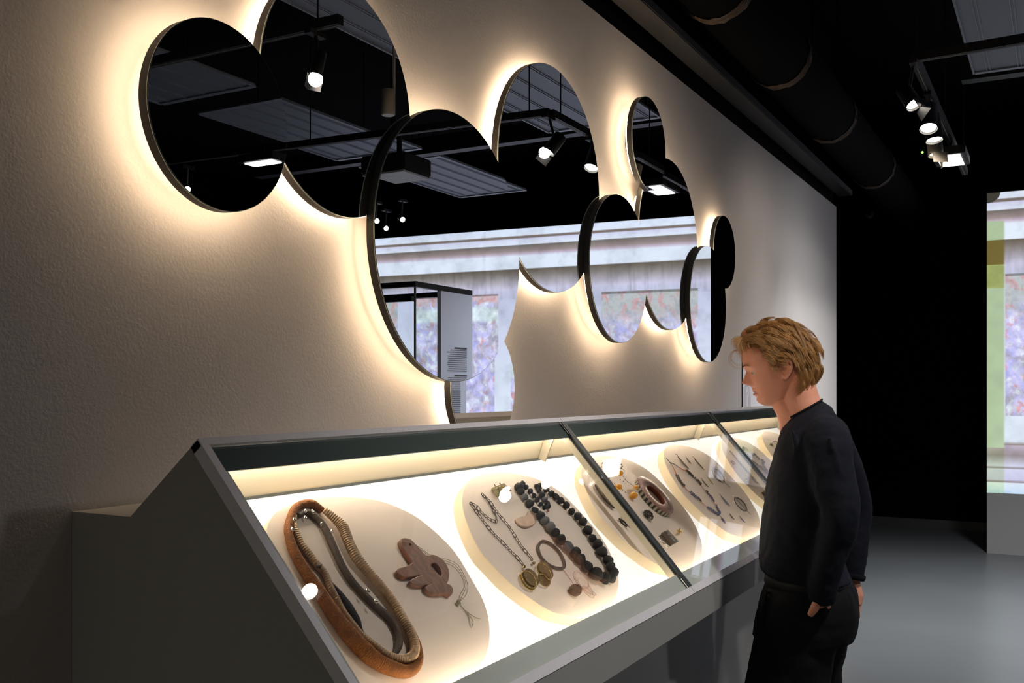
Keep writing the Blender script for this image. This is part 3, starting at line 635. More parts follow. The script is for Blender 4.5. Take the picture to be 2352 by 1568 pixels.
for (x, y, l) in ((372, 365, 14), (360, 435, 14), (510, 305, 16), (455, 300, 10), (455, 350, 14), (650, 450, 10), (915, 890, 18), (975, 965, 16), (575, 395, 10)):
    a, b = F(*Z1(x-l*.6, y-l*.8), .022), F(*Z1(x+l*.6, y+l*.8), .022); part('silver_sleeve', tube(bmesh.new(), [a, b], .0026, 8), M['silver'], o)
part('fibre_tuft', tube(bmesh.new(), [F(*Z1(545, 705), .012), F(*Z1(562, 712), .016), F(*Z1(576, 690), .018)], [.004, .003, .0008], 6), M['dark_cord'], o)
# 2 bird pendant
o = piece('bird_pendant', 'brown carved wooden bird pendant on a thin knotted string', 'pendant', F(*Z1(1310, 760)))
bird = [(1150, 530), (1200, 535), (1240, 570), (1290, 625), (1322, 655), (1370, 650), (1420, 670), (1465, 715), (1488, 780), (1480, 830), (1470, 860), (1500, 875), (1515, 905), (1500, 938), (1460, 925), (1400, 930), (1350, 920), (1318, 892), (1340, 874), (1388, 852), (1320, 865), (1250, 868), (1210, 850), (1232, 825), (1318, 790), (1240, 800), (1160, 808), (1115, 780), (1125, 750), (1180, 735), (1222, 705), (1190, 650), (1150, 590), (1140, 550)]
hole = [(1350, 722), (1372, 702), (1400, 710), (1432, 750), (1443, 790), (1430, 810), (1402, 785), (1370, 750)]
def s2(zf, pts, n=5): return [tuple(v[:2]) for v in catmull([tuple(F2(*zf(*p))) for p in pts], n, True)]
hl = lambda cx, cy, r: s2(Z1, [(cx+r*math.cos(a), cy+r*math.sin(a)) for a in np.linspace(0, 2*PI, 9)[:-1]], 2)
me = filled([s2(Z1, bird, 4), s2(Z1, hole, 4), hl(1203, 573, 12), hl(1494, 889, 6)], .0035, DM @ Matrix.Translation((0, 0, FH+.0062)), .002)
partmesh('carved_bird', me, M['wood'], o)
for k, (dx, dy) in enumerate(((0, 0), (12, -10), (-10, 12))):
    pts = [(1185, 560, .013), (1165, 520, .016), (1215, 527, .014), (1290, 572+dy, .006), (1400, 650+dy, .003), (1480, 665+dy*1.4, .003), (1560+dx, 700+dy, .003), (1615+dx, 775, .003), (1640+dx, 850, .003), (1615+dx*2, 920, .003), (1590, 968, .003)]
    part('string', tube(bmesh.new(), path(Z1, pts, n=5), .0006, 5), M['string'], o)
part('knot', ico(bmesh.new(), .0055, F(*Z1(1585, 978), .005), 2, noise=.12), M['string'], o)
for e in ([(1745, 1092), (1700, 1080)], [(1680, 1160), (1690, 1110)], [(1672, 1150), (1660, 1080)]):
    part('string_end', tube(bmesh.new(), path(Z1, [(1588, 985, .004), (1630, 1030, .002), e[1]+(.002,), e[0]+(.002,)]), .0008, 5), M['string'], o)
# 3 square brooch
o = piece('square_brooch', 'glittering square pyrite brooch with two pins on the second disc', 'brooch', F(*Z2(580, 305)))
me = filled([[tuple(F2(*Z2(*p))[:2]) for p in ((500, 292), (600, 252), (665, 318), (555, 357))]], .0035, DM @ Matrix.Translation((0, 0, FH+.0045)), .0006); partmesh('frame_box', me, M['bronze'], o)
rnd = random.Random(3)
bm = bmesh.new()
for k in range(150):
    u, v = rnd.random(), rnd.random(); a = np.array((505, 290))*(1-u)*(1-v)+np.array((600, 256))*u*(1-v)+np.array((658, 316))*u*v+np.array((556, 350))*(1-u)*v
    P = F(*Z2(*a), .0088); r = rnd.uniform(.0010, .0022); box(bm, -r, r, -r, r, -r, r, mtx=Matrix.Translation(P) @ Matrix.Rotation(rnd.uniform(0, 3), 4, Vector((rnd.random(), rnd.random(), rnd.random())).normalized()))
so = part('pyrite_grains', bm, M['pyrite'], o, False); so['kind'] = 'stuff'
for (a, b) in (((545, 262), (527, 240)), ((592, 248), (577, 230))): part('pin', tube(bmesh.new(), [F(*Z2(*a), .006), F(*Z2(*b), .006)], .0013, 8), M['oxid'], o)
# 4 locket chain
o = piece('locket_necklace', 'long link chain necklace ending in two open bronze lockets', 'necklace', F(*Z2(600, 700)))
def link_mesh(L, W, r):
    bm = bmesh.new(); pts = [(L/2-W/2+W/2*math.sin(a), W/2*math.cos(a), 0) for a in np.linspace(0, PI, 6)]+[(-L/2+W/2-W/2*math.sin(a), -W/2*math.cos(a), 0) for a in np.linspace(0, PI, 6)]
    tube(bm, pts, r, 5, closed=True); me = bpy.data.meshes.new('chain_link'); bm.to_mesh(me); bm.free(); me.materials.append(M['oxid']); me.polygons.foreach_set('use_smooth', [True]*len(me.polygons)); return me
def along(P, step, start=0):
    L = [0]
    for a, b in zip(P, P[1:]): L.append(L[-1]+(b-a).length)
    A = np.array([tuple(p) for p in P]); out = []; s = start
    while s < L[-1]:
        q = [Vector([np.interp(min(v, L[-1]), L, A[:, k]) for k in range(3)]) for v in (s, s+.0005)]; t = (q[1]-q[0]); t = t if t.length > 1e-7 else (P[-1]-P[-2]); out.append((q[0], t.normalized())); s += step
    return out
def frame(P, t, roll=0): 
    x = t.normalized(); z = (NDv-x*NDv.dot(x)).normalized(); y = z.cross(x); m = Matrix((x, y, z)).transposed().to_4x4(); m.translation = P; return m @ Matrix.Rotation(roll, 4, 'X')
lm = link_mesh(.0148, .0056, .00095); sm_ = link_mesh(.0075, .0045, .00095)
chA = [(310, 405), (365, 480), (430, 570), (510, 670), (600, 760), (690, 855), (750, 915), (800, 980)]
chB = [(310, 405), (370, 440), (405, 485), (455, 530), (500, 562), (548, 578), (545, 530), (515, 465), (475, 395), (433, 342)]
chC = [(433, 342), (485, 392), (535, 462), (565, 505), (610, 560), (660, 620), (700, 680), (750, 760), (800, 830), (862, 905), (880, 945)]
for ci, ch in enumerate((chA, chB, chC)):
    P = [Vector(p) for p in path(Z2, ch, .0035, 6)]
    for k, (q, t) in enumerate(along(P, .0118, .004)):
        l_ = bpy.data.objects.new('chain_link', lm if k % 4 else sm_); COL.objects.link(l_); l_.parent = o; l_.matrix_local = Matrix.Translation(-Vector(o.location)) @ frame(q, t, .25 if k % 2 else 1.25)
def locket(pts, h, nm, hinge=None):
    me = filled([s2(Z2, pts, 5)], .0012, DM @ Matrix.Translation((0, 0, FH+h)), .0009); pb_ = partmesh(nm, me, M['bronze'], o)
    ring_ = [Vector(v) for v in catmull([F(*Z2(*p), h+.0026) for p in pts], 5, True)]
    bm = tube(bmesh.new(), ring_, .0013, 6, closed=True); bmesh.ops.transform(bm, matrix=Matrix.Translation(-Vector(o.location)), verts=bm.verts); obj('raised_rim', bm, M['brass'], pb_, True)
def ell(cx, cy, a, b, ang, n=14): return [(cx+a*math.cos(t)*math.cos(ang)-b*math.sin(t)*math.sin(ang), cy+a*math.cos(t)*math.sin(ang)+b*math.sin(t)*math.cos(ang)) for t in np.linspace(0, 2*PI, n+1)[:-1]]
locket(ell(835, 1110, 92, 58, .95), .003, 'locket_back'); locket(ell(845, 1098, 88, 50, .95), .0062, 'locket_cover')
locket([(925, 960), (960, 952), (1000, 980), (1035, 1030), (1045, 1075), (1030, 1100), (1000, 1085), (985, 1060), (960, 1050), (930, 1045), (912, 1000)], .0045, 'locket_cover')
locket([(925, 1060), (960, 1050), (990, 1070), (1020, 1110), (1022, 1145), (1000, 1162), (965, 1150), (930, 1110)], .003, 'locket_back')
for (x, y) in ((800, 985), (885, 950)): 
    bm = bmesh.new(); ico(bm, .006, F(*Z2(x, y), .006), 1, (1, .7, .6), .15); part('clasp', bm, M['bronze'], o, False)
# 5 crescent
o = piece('crescent_brooch', 'pale coppery crescent leaf brooch between chain and black beads', 'brooch', F(*Z2(815, 585)))
me = filled([s2(Z2, [(715, 572), (760, 552), (805, 542), (832, 500), (875, 515), (897, 560), (875, 612), (815, 636), (755, 622)], 5)], .0012, DM @ Matrix.Translation((0, 0, FH+.0032)), .0015); partmesh('hammered_leaf', me, M['copper'], o)
part('pin', tube(bmesh.new(), [F(*Z2(735, 590), .001), F(*Z2(885, 570), .001)], .0008, 6), M['oxid'], o)
# 6 black bead necklace
o = piece('black_bead_necklace', 'necklace of large matt black faceted beads on the second disc', 'necklace', F(*Z2(1200, 700)))
beads = [(752, 268, 36), (785, 238, 26), (768, 305, 32), (805, 358, 30), (853, 414, 33), (897, 473, 29), (948, 520, 34), (990, 570, 37), (1037, 628, 41), (1082, 680, 39), (1127, 741, 41), (1197, 803, 45), (1257, 857, 46), (1302, 915, 47), (1364, 983, 46), (1445, 1050, 56), (1522, 1088, 47), (1583, 1080, 46), (1610, 1035, 38), (1578, 985, 44), (1552, 925, 43), (1500, 850, 47), (1464, 783, 41), (1415, 728, 36), (1375, 655, 39), (1327, 580, 38), (1283, 530, 35), (1228, 486, 30), (1178, 430, 29), (1130, 387, 31), (1085, 353, 27), (1043, 327, 29), (998, 288, 28), (945, 258, 29), (916, 262, 24), (935, 295, 23), (960, 337, 26), (987, 377, 25), (1010, 410, 21), (1018, 440, 23), (985, 448, 18), (950, 422, 20), (918, 380, 22), (888, 343, 23), (856, 302, 23), (817, 268, 21)]
mp2 = mpp(*Z2(1200, 700))/3.921
def bead_mesh(sc, noise, sub=2):
    bm = bmesh.new(); ico(bm, 1, (0, 0, 0), sub, sc, noise); me = bpy.data.meshes.new('bead'); bm.to_mesh(me); bm.free()
    if sub > 2: me.polygons.foreach_set('use_smooth', [True]*len(me.polygons))
    return me
kinds = []
for k in range(6):
    me = bead_mesh((1.0, random.uniform(.82, 1.05), random.uniform(.85, 1.1)), .055, 3); me.materials.append(M['stone']); kinds.append(me)
for k in range(2):
    me = bead_mesh((1, .95, .95), .045, 3); me.materials.append(M['stonegrey']); kinds.append(me)
for k, (x, y, r) in enumerate(beads):
    me = kinds[6] if (x, y) in ((1197, 803), (1037, 628)) else kinds[7] if (x, y) in ((987, 377), (990, 570), (805, 358)) else kinds[k % 6]
    R = r*mp2*1.14; b = bpy.data.objects.new('bead', me); COL.objects.link(b); b.parent = o
    b.location = F(*Z2(x, y), R*.95)-Vector(o.location)-NDv*0; b.location = on_plane(*Z2(x, y), DR+ND*(FH+R*.95), ND)-Vector(o.location)
    b.scale = (R, R, R); b.rotation_euler = (random.uniform(0, 6), random.uniform(0, 6), random.uniform(0, 6))
part('thread', tube(bmesh.new(), [F(*Z2(x, y), .006) for x, y, r in beads], .0009, 5, closed=True), M['black_cord'], o)
part('coral_clasp', ico(bmesh.new(), .0032, F(*Z2(1015, 482), .005), 2, noise=.1), M['pinkbead'], o)
# 7 braided ring with thread and cone
o = piece('braided_ring_pendant', 'dark braided oval ring joined by pink thread to a dark cone', 'pendant', F(*Z2(1130, 1000)))
rp = [Vector(v) for v in catmull([F(*Z2(*p), .0045) for p in [(960, 757), (928, 795), (932, 850), (962, 910), (1010, 957), (1070, 990), (1130, 1000), (1160, 985), (1160, 940), (1135, 880), (1100, 830), (1050, 785), (1000, 760)]], 14, True)]
N_ = len(rp)
for ph in (0, 2*PI/3, 4*PI/3):
    pts = []
    for k in range(N_):
        t = (rp[(k+1) % N_]-rp[k-1]).normalized(); b = t.cross(NDv); a = 2*PI*22*k/N_+ph; pts.append(rp[k]+b*math.cos(a)*.0022+NDv*math.sin(2*a)*.0014)
    part('braid_strand', tube(bmesh.new(), pts, .0020, 6, closed=True), M['braid'], o)
part('thread', tube(bmesh.new(), path(Z2, [(1150, 1005, .004), (1195, 1070, .002), (1222, 1105, .002), (1250, 1150, .006)]), .0009, 5), M['pink'], o)
bm = bmesh.new(); ico(bm, .0145, F(*Z2(1262, 1195), .011), 3, (1.25, .95, .9), .05)
cone = part('cone_core', bm, M['cone'], o)
cc = F(*Z2(1262, 1195), .011); bm = bmesh.new()
for k in range(120):
    a = k*2.399; zz = 1-2*(k+.5)/120; rr = math.sqrt(1-zz*zz); d = Vector((rr*math.cos(a), rr*math.sin(a), zz)); P = cc+Vector((d.x*.0165, d.y*.0125, d.z*.0120))
    q = d.to_track_quat('Z', 'Y').to_matrix().to_4x4(); q.translation = P; box(bm, -.0016, .0016, -.0011, .0011, -.002, .0022, mtx=q)
so = part('cone_scales', bm, M['cone'], o, False); so['kind'] = 'stuff'
for (cx, cy, a, b, an) in ((1310, 1100, 92, 50, .95), (1320, 1110, 86, 42, .9), (1375, 1215, 70, 22, .75), (1385, 1200, 75, 16, .6), (1350, 1160, 95, 30, .85)):
    part('thread_loop', tube(bmesh.new(), [Vector(v) for v in catmull([F(*Z2(*p), .0015+random.uniform(0, .002)) for p in ell(cx, cy, a, b, an, 10)], 5, True)], .0006, 5, closed=True), M['pink'], o)
# ---- disc 3
mp3 = mpp(*Z3(800, 700))/4.612
def P3(x, y, h=0): return on_plane(*Z3(x, y), DR+ND*(FH+h), ND)
o = piece('amber_bead_necklace', 'fine thread necklace with translucent amber discs and tiny black beads', 'necklace', F(*Z3(570, 450)))
for (x, y, r) in ((432, 397, 33), (571, 397, 33), (557, 543, 36), (718, 633, 40), (742, 548, 26)):
    R = r*mp3*1.1; bm = bmesh.new(); ico(bm, R, P3(x, y, .014), 3, (1, 1, .85)); part('amber_disc', bm, M['amber'], o)
bm = bmesh.new(); 
for k in range(5): box(bm, -.0045, .0045, -.010, .010, -.0006, .0006, mtx=Matrix.Translation(F(*Z3(676+k*14, 565), .010)) @ DM.to_3x3().to_4x4() @ Matrix.Rotation(.9, 4, 'X'))
part('reflection_slats', bm, M['cream_reflection'], o, False)['kind'] = 'stuff'  # a reflection in the glass modelled as cream slats
thr = [(385, 290), (375, 330), (392, 358), (432, 397), (447, 427), (480, 485), (515, 510), (557, 543), (600, 575), (632, 600), (690, 628), (718, 633), (740, 598), (742, 548), (690, 515), (655, 490), (628, 465), (605, 430), (571, 397), (530, 370), (500, 340), (435, 315), (385, 290)]
part('thread', tube(bmesh.new(), path(Z3, thr, .003, 3), .0004, 4), M['oxid'], o)
tb = bead_mesh((1, 1, 1), 0, 1); tb.materials.append(M['berry'])
for (x, y) in ((375, 330), (390, 358), (447, 427), (480, 485), (515, 510), (600, 575), (632, 600), (690, 628), (740, 598), (690, 515), (652, 490), (628, 465), (606, 430), (530, 370), (500, 340), (435, 315), (463, 325), (462, 450), (385, 292), (575, 468), (610, 485)):
    b = bpy.data.objects.new('small_bead', tb); COL.objects.link(b); b.parent = o; R = 6.5*mp3; b.scale = (R, R, R); b.location = P3(x, y, .003)-Vector(o.location)
bm = bmesh.new()
for k in range(6): a = k*1.05; ico(bm, .0035, F(*Z3(578+17*math.cos(a), 325+22*math.sin(a)), .009), 1, (1, .6, .8), .1)
part('flower_clasp', bm, M['darkmetal'], o, False)['kind'] = 'stuff'
part('wire_loop', tube(bmesh.new(), path(Z3, [(590, 350, .01), (618, 370, .008), (612, 395, .008), (590, 385, .008)], n=5), .0007, 5), M['bronze'], o)
o = piece('striped_bangle', 'wide bangle with red veined top and black and cream striped side', 'bangle', F(*Z3(950, 650)))
outer = [(745, 500), (762, 462), (805, 436), (870, 450), (950, 505), (1030, 590), (1100, 690), (1145, 775), (1140, 812), (1100, 822), (1030, 790), (940, 720), (850, 625), (780, 560)]
HB = .015; bang = [F2(*Z3(*p), HB) for p in outer]; A = np.array([tuple(b[:2]) for b in bang]); cc2 = (A.max(0)+A.min(0))/2; RO = float(np.mean(np.hypot(*(A-cc2).T)))
def dring(rad, h, n=72, c=cc2): return [DM @ Vector((c[0]+rad*math.cos(2*PI*k/n), c[1]+rad*math.sin(2*PI*k/n), FH+h)) for k in range(n)]
RI = RO*.50
bm = bmesh.new(); R_ = [dring(RI, HB), dring(RI+.0015, HB+.0012), dring(RO-.0015, HB+.0012), dring(RO, HB)]; loft(bm, R_, cap=False); part('veined_top', bm, M['redpat'], o)
bm = bmesh.new(); loft(bm, [dring(RI, HB), dring(RI, .0008)], cap=False); part('inner_wall', bm, M['redin'], o)
n_ = 60
for k in range(n_):
    a0, a1 = 2*PI*(k+.04)/n_, 2*PI*(k+.96)/n_; h0, h1 = .0008, HB-.0002
    bm = bmesh.new(); V = [bm.verts.new(DM @ Vector((cc2[0]+r*math.cos(a), cc2[1]+r*math.sin(a), FH+h))) for r in (RO-.002, RO+.0003) for a in (a0, a1) for h in (h0, h1)]
    for q in ((0, 1, 3, 2), (4, 6, 7, 5), (0, 4, 5, 1), (2, 3, 7, 6), (0, 2, 6, 4), (1, 5, 7, 3)): bm.faces.new([V[i] for i in q])
    bmesh.ops.recalc_face_normals(bm, faces=bm.faces); part('side_inlay', bm, M['darkinlay'] if k % 2 else M['paleinlay'], o, False)
bm = bmesh.new(); loft(bm, [dring(RO-.002, .0006), dring(RO-.002, HB)], cap=False); part('outer_wall', bm, M['paleinlay'], o)
o = piece('woven_brooch', 'oval straw-coloured woven brooch partly under the first glass joint', 'brooch', F(*Z3(420, 640)))
bm = bmesh.new(); ico(bm, 1, (0, 0, 0), 4, (150*mp3, 62*mp3, .012), .02)
ax = (F(*Z3(500, 738))-F(*Z3(335, 540))).normalized(); q = frame(F(*Z3(425, 632), .013), ax); bmesh.ops.transform(bm, matrix=q, verts=bm.verts); part('woven_body', bm, M['woven'], o)
part('dark_backing', tube(bmesh.new(), [Vector(v) for v in catmull([q @ Vector((150*mp3*math.cos(a), 62*mp3*math.sin(a), -.004)) for a in np.linspace(0, 2*PI, 13)[:-1]], 4, True)], .0022, 6, closed=True), M['darkmetal'], o)
o = piece('leaf_brooch', 'small dark brooch of folded metal leaves left of the first glass joint', 'brooch', F(*Z3(615, 915)))
for k, (x, y, a, b, an) in enumerate(((600, 860, 30, 9, .9), (580, 890, 34, 10, .5), (605, 905, 44, 11, .65), (640, 930, 46, 11, .8), (660, 950, 34, 8, .9), (625, 950, 34, 9, .55), (590, 920, 32, 8, .8))):
    bm = bmesh.new(); ico(bm, 1, (0, 0, 0), 2, (a*mp3, b*mp3*1.5, .0028), .06); e = F(*Z3(x+40*math.cos(an), y+40*math.sin(an)))-F(*Z3(x, y)); bmesh.ops.transform(bm, matrix=frame(F(*Z3(x, y), .005+.0015*k), e, random.uniform(-.5, .5)), verts=bm.verts); part('leaf', bm, M['darkmetal'], o)
o = piece('berry_brooch', 'round brooch clustered with glossy black berries below the bangle', 'brooch', F(*Z3(870, 845)))
part('base_plate', ico(bmesh.new(), 38*mp3, F(*Z3(870, 845), .006), 2, (1, 1.1, .6)), M['darkmetal'], o)
bm_ = bead_mesh((1, 1, 1), .03, 1); bm_.materials.append(M['berry'])
for k in range(46):
    a = k*2.399; zz = 1-(k+.5)/46*1.1; rr = math.sqrt(max(0, 1-zz*zz)); c0 = F(*Z3(870, 845), .007); v = DM.to_3x3() @ Vector((rr*math.cos(a)*46*mp3, rr*math.sin(a)*58*mp3, zz*.012))
    b = bpy.data.objects.new('berry', bm_); COL.objects.link(b); b.parent = o; R = random.uniform(.0023, .0034); b.scale = (R, R, R); b.location = c0+v-Vector(o.location)
o = piece('silver_wood_brooch', 'rectangular silver brooch with a dark brown band beside the first joint', 'brooch', F(*Z3(1075, 1100)))
quad = lambda pts, e, h, m, nm: partmesh(nm, filled([[tuple(F2(*Z3(*p))[:2]) for p in pts]], e, DM @ Matrix.Translation((0, 0, FH+h)), .0005), m, o)
quad([(968, 1078), (1065, 1008), (1182, 1130), (1083, 1188)], .002, .003, M['silver'], 'silver_plate'); quad([(992, 1052), (1028, 1028), (1140, 1150), (1098, 1172)], .0012, .0068, M['cone'], 'brown_band')
for pts in ([(968, 1070), (1000, 1110), (1040, 1160), (1080, 1185)], [(1060, 1010), (1110, 1065), (1150, 1100), (1178, 1130)], [(1075, 1050), (1095, 1045), (1145, 1105), (1130, 1115)], [(1085, 1060), (1120, 1100), (1140, 1120), (1165, 1140)]):
    part('silver_wire', tube(bmesh.new(), path(Z3, pts, .008, 4), .0016, 6), M['silver'], o)
for (x, y, r) in ((1000, 1100, 12), (1020, 1130, 14), (1045, 1150, 12), (1066, 1172, 12)): part('silver_nugget', ico(bmesh.new(), r*mp3, F(*Z3(x, y), .008), 1, noise=.1), M['silver'], o, False)
o = piece('gold_star_brooch', 'tiny gold brooch of crossed sticks right of the silver rectangle', 'brooch', F(*Z3(1203, 1010)))
for k in range(9):
    a = k*.7+.2; l = random.uniform(22, 46); x, y = 1203+random.uniform(-8, 8), 1010+random.uniform(-8, 8)
    part('gold_stick', tube(bmesh.new(), [F(*Z3(x-l*math.cos(a)*.4, y-l*math.sin(a)*.4), .004), F(*Z3(x+l*math.cos(a), y+l*math.sin(a)), .012 if k % 2 else .004)], .0017, 6), M['gold'], o)
# ---- disc 4
mp4 = mpp(*Z4(600, 900))/4.356
o = piece('mixed_bead_necklace', 'V-shaped necklace of red, brown and slate blue bead clusters', 'necklace', F(*Z4(500, 850)))
left = [(258, 620), (290, 665), (318, 730), (345, 790), (375, 830), (420, 885), (470, 930), (530, 980), (600, 1040), (660, 1090), (720, 1130), (750, 1140)]
right = [(258, 620), (300, 635), (380, 685), (430, 710), (480, 760), (550, 820), (585, 870), (630, 930), (680, 990), (715, 1050), (740, 1100), (755, 1135)]
bsm = {}
for nm in ('redbead', 'orangebead', 'pinkbead', 'brownbead', 'bluebead', 'palebead'):
    me = bead_mesh((1, 1, 1), .05, 1); me.materials.append(M[nm]); bsm[nm] = me
def bead_run(pts, spans, parent):
    P = [Vector(p) for p in path(Z4, pts, .003, 6)]; n = 0
    A = along(P, .0052)
    for k, (q, t) in enumerate(A):
        u = k/len(A)
        for (u0, u1, col, cl) in spans:
            if u0 <= u < u1:
                for c in range(3 if cl else 1):
                    b = bpy.data.objects.new('bead', bsm[col]); COL.objects.link(b); b.parent = parent; R = random.uniform(.0026, .0036) if cl else .0021
                    b.scale = (R*1.2, R, R); b.location = q-Vector(parent.location)+(t.cross(NDv))*(random.uniform(-.005, .005) if cl else 0)+NDv*(random.uniform(0, .005) if cl else 0)
                break
    part('thread', tube(bmesh.new(), P, .0006, 5), M['oxid'], parent)
bead_run(left, [(0, .05, 'brownbead', 0), (.05, .14, 'orangebead', 0), (.14, .22, 'redbead', 0), (.22, .42, 'brownbead', 1), (.42, .50, 'pinkbead', 0), (.50, .62, 'bluebead', 1), (.62, .68, 'brownbead', 1), (.68, .76, 'pinkbead', 0), (.76, 1.01, 'bluebead', 1)], o)
bead_run(right, [(0, .1, 'brownbead', 0), (.1, .16, 'bluebead', 0), (.16, .28, 'redbead', 0), (.28, .55, 'brownbead', 1), (.55, .62, 'pinkbead', 0), (.62, .70, 'brownbead', 1), (.70, .80, 'bluebead', 1), (.80, .85, 'pinkbead', 0), (.85, 1.01, 'bluebead', 1)], o)
part('tie_cord', tube(bmesh.new(), path(Z4, [(220, 575), (240, 598), (258, 620)]), .0012, 5), M['black_cord'], o)
bm = bmesh.new(); ico(bm, 1, (0, 0, 0), 2, (40*mp4, 12*mp4, .003)); e = F(*Z4(815, 1230))-F(*Z4(770, 1165)); bmesh.ops.transform(bm, matrix=frame(F(*Z4(793, 1198), .004), e), verts=bm.verts); part('drop_pendant', bm, M['bluebead'], o)
part('drop_thread', tube(bmesh.new(), [F(*Z4(750, 1140), .003), F(*Z4(775, 1172), .004)], .0008, 5), M['oxid'], o)
def leaf(label, name, x0, y0, x1, y1, w_, m, group=None, cat='earring'):
    o = piece(name, label, cat, F(*Z4((x0+x1)/2, (y0+y1)/2)), group)
    a, b = F(*Z4(x0, y0), .004), F(*Z4(x1, y1), .004); mid = a.lerp(b, .58); L = (b-a).length
    bm = bmesh.new(); ico(bm, 1, (0, 0, 0), 2, (L*.42, w_*mp4, .0022)); bmesh.ops.transform(bm, matrix=frame(mid, b-a), verts=bm.verts); part('leaf_blade', bm, m, o)
    part('hook_wire', tube(bmesh.new(), [a, a.lerp(b, .1)+NDv*.003, a.lerp(b, .25)], .0008, 5), M['oxid'], o)
    part('mid_vein', tube(bmesh.new(), [a.lerp(b, .2)+NDv*.0022, b+NDv*.0005], .0007, 5), M['oxid'], o)
M['leafm'] = mat('worn_grey_bronze', (.15, .12, .08), .4, .6, 60, .3, .3, 200); M['leafg'] = mat('greenish_gold_leaf', (.34, .27, .10), .35, .7, 60, .2); M['leafb'] = mat('bluish_enamel_leaf', (.17, .18, .28), .3, .3, 60, .2)
leaf('longest dark leaf earring at the upper left of the fourth disc', 'leaf_earring', 308, 532, 448, 685, 22, M['leafm'])
leaf('smallest dark leaf earring in the top row of the fourth disc', 'leaf_earring', 408, 560, 470, 633, 11, M['leafm'])
leaf('pointed dark leaf earring right in the top row of the fourth disc', 'leaf_earring', 478, 556, 598, 690, 17, M['leafm'])
leaf('small pointed grey leaf earring inside the bead necklace', 'leaf_earring', 562, 775, 642, 866, 11, M['leafm'])
leaf('greenish gold leaf earring below the upper ring brooch', 'leaf_earring', 620, 752, 690, 836, 11, M['leafg'])
leaf('broad bluish leaf brooch left of the lower ring brooch', 'leaf_brooch', 745, 932, 860, 1056, 22, M['leafb'], cat='brooch')
leaf('small dark drop at the lower edge of the fourth disc', 'leaf_earring', 846, 1128, 902, 1190, 10, M['leafm'])
leaf('small violet-blue drop at the lower right of the fourth disc', 'leaf_earring', 948, 1155, 1010, 1222, 12, M['leafb'])
def ringbrooch(label, cx, cy, a, b, an, pin):
    o = piece('ring_brooch', label, 'brooch', F(*Z4(cx, cy)))
    for k, s in enumerate((1, .86, .74)):
        part('silver_ring', tube(bmesh.new(), [Vector(v) for v in catmull([F(*Z4(*p), .003+.001*k) for p in ell(cx, cy, a*s, b*s, an, 12)], 4, True)], .0013, 6, closed=True), M['oxid'] if k else M['silver'], o)
    part('pin', tube(bmesh.new(), [F(*Z4(*pin[0]), .006), F(*Z4(*pin[1]), .004)], .0009, 6), M['oxid'], o)
    for q in (0, 5, 9): p = ell(cx, cy, a*.8, b*.8, an, 12)[q]; part('setting', ico(bmesh.new(), .0032, F(*Z4(*p), .005), 1), M['leafm'], o)
ringbrooch('upper silver wire ring brooch on the fourth disc', 740, 745, 105, 42, .85, ((690, 690), (857, 868)))
ringbrooch('lower silver wire ring brooch on the fourth disc', 962, 1035, 105, 40, .85, ((920, 985), (1062, 1138)))
# ---- disc 5 and 6
o = piece('silver_chain', 'pale silver chain laid straight on the fifth disc', 'necklace', F(*Z4(1040, 690)))
P = [Vector(p) for p in path(Z4, [(862, 508), (905, 560), (960, 628), (1015, 690), (1075, 755), (1120, 800), (1170, 840), (1215, 880)], .003, 5)]
me = link_mesh(.009, .005, .0010)
for k, (q, t) in enumerate(along(P, .0085)):
    l_ = bpy.data.objects.new('chain_link', me); COL.objects.link(l_); l_.parent = o; l_.matrix_local = Matrix.Translation(-Vector(o.location)) @ frame(q, t, (k % 2)*1.2+.2)
part('oval_pendant', tube(bmesh.new(), [Vector(v) for v in catmull([F(*Z4(*p), .004) for p in ell(1108, 790, 44, 15, .85, 10)], 4, True)], .0016, 6, closed=True), M['oxid'], o)
o = piece('small_frame_ring', 'tiny square wire frame on the left of the fifth disc', 'ring', F(*Z4(886, 620)))
part('wire_frame', tube(bmesh.new(), [F(*Z4(*p), .004) for p in ((868, 603), (885, 600), (908, 628), (892, 638))], .0013, 6, closed=True), M['oxid'], o); part('setting', ico(bmesh.new(), .0028, F(*Z4(870, 603), .006), 1), M['oxid'], o)
o = piece('hourglass_pendant', 'gold hourglass-shaped pendant in the middle of the fifth disc', 'pendant', F(*Z4(1022, 778)))
me = filled([[tuple(F2(*Z4(*p))[:2]) for p in ((1018, 738), (1058, 768), (1024, 778), (1035, 818), (998, 795), (1015, 770))]], .002, DM @ Matrix.Translation((0, 0, FH+.004)), .0008); partmesh('gold_plate', me, M['gold'], o)
part('loop', tube(bmesh.new(), [F(*Z4(1020+6*math.cos(a), 738+6*math.sin(a)), .006) for a in np.linspace(0, 5.5, 8)], .0007, 5, closed=True), M['gold'], o)
o = piece('box_ring', 'dark square ring with a violet stone near the man\'s sweater', 'ring', F(*Z4(1193, 942)))
part('ring_box', dslab(bmesh.new(), *(F2(*Z4(1193, 942))[0]+np.array((-.011, .011))), *(F2(*Z4(1193, 942))[1]+np.array((-.011, .011))), FH+.0005, FH+.014), M['darkmetal'], o, False)
part('violet_stone', ico(bmesh.new(), .007, F(*Z4(1205, 962), .012), 2, (1, 1, .5)), M['bluebead'], o)
part('gold_edge', tube(bmesh.new(), [F(*Z4(*p), .015) for p in ((1168, 920), (1190, 905), (1222, 940), (1196, 960))], .0012, 6, closed=True), M['gold'], o)
o = piece('brown_loop_necklace', 'looped dark brown bead string partly under the second glass joint', 'necklace', F(*Z4(1120, 620)))
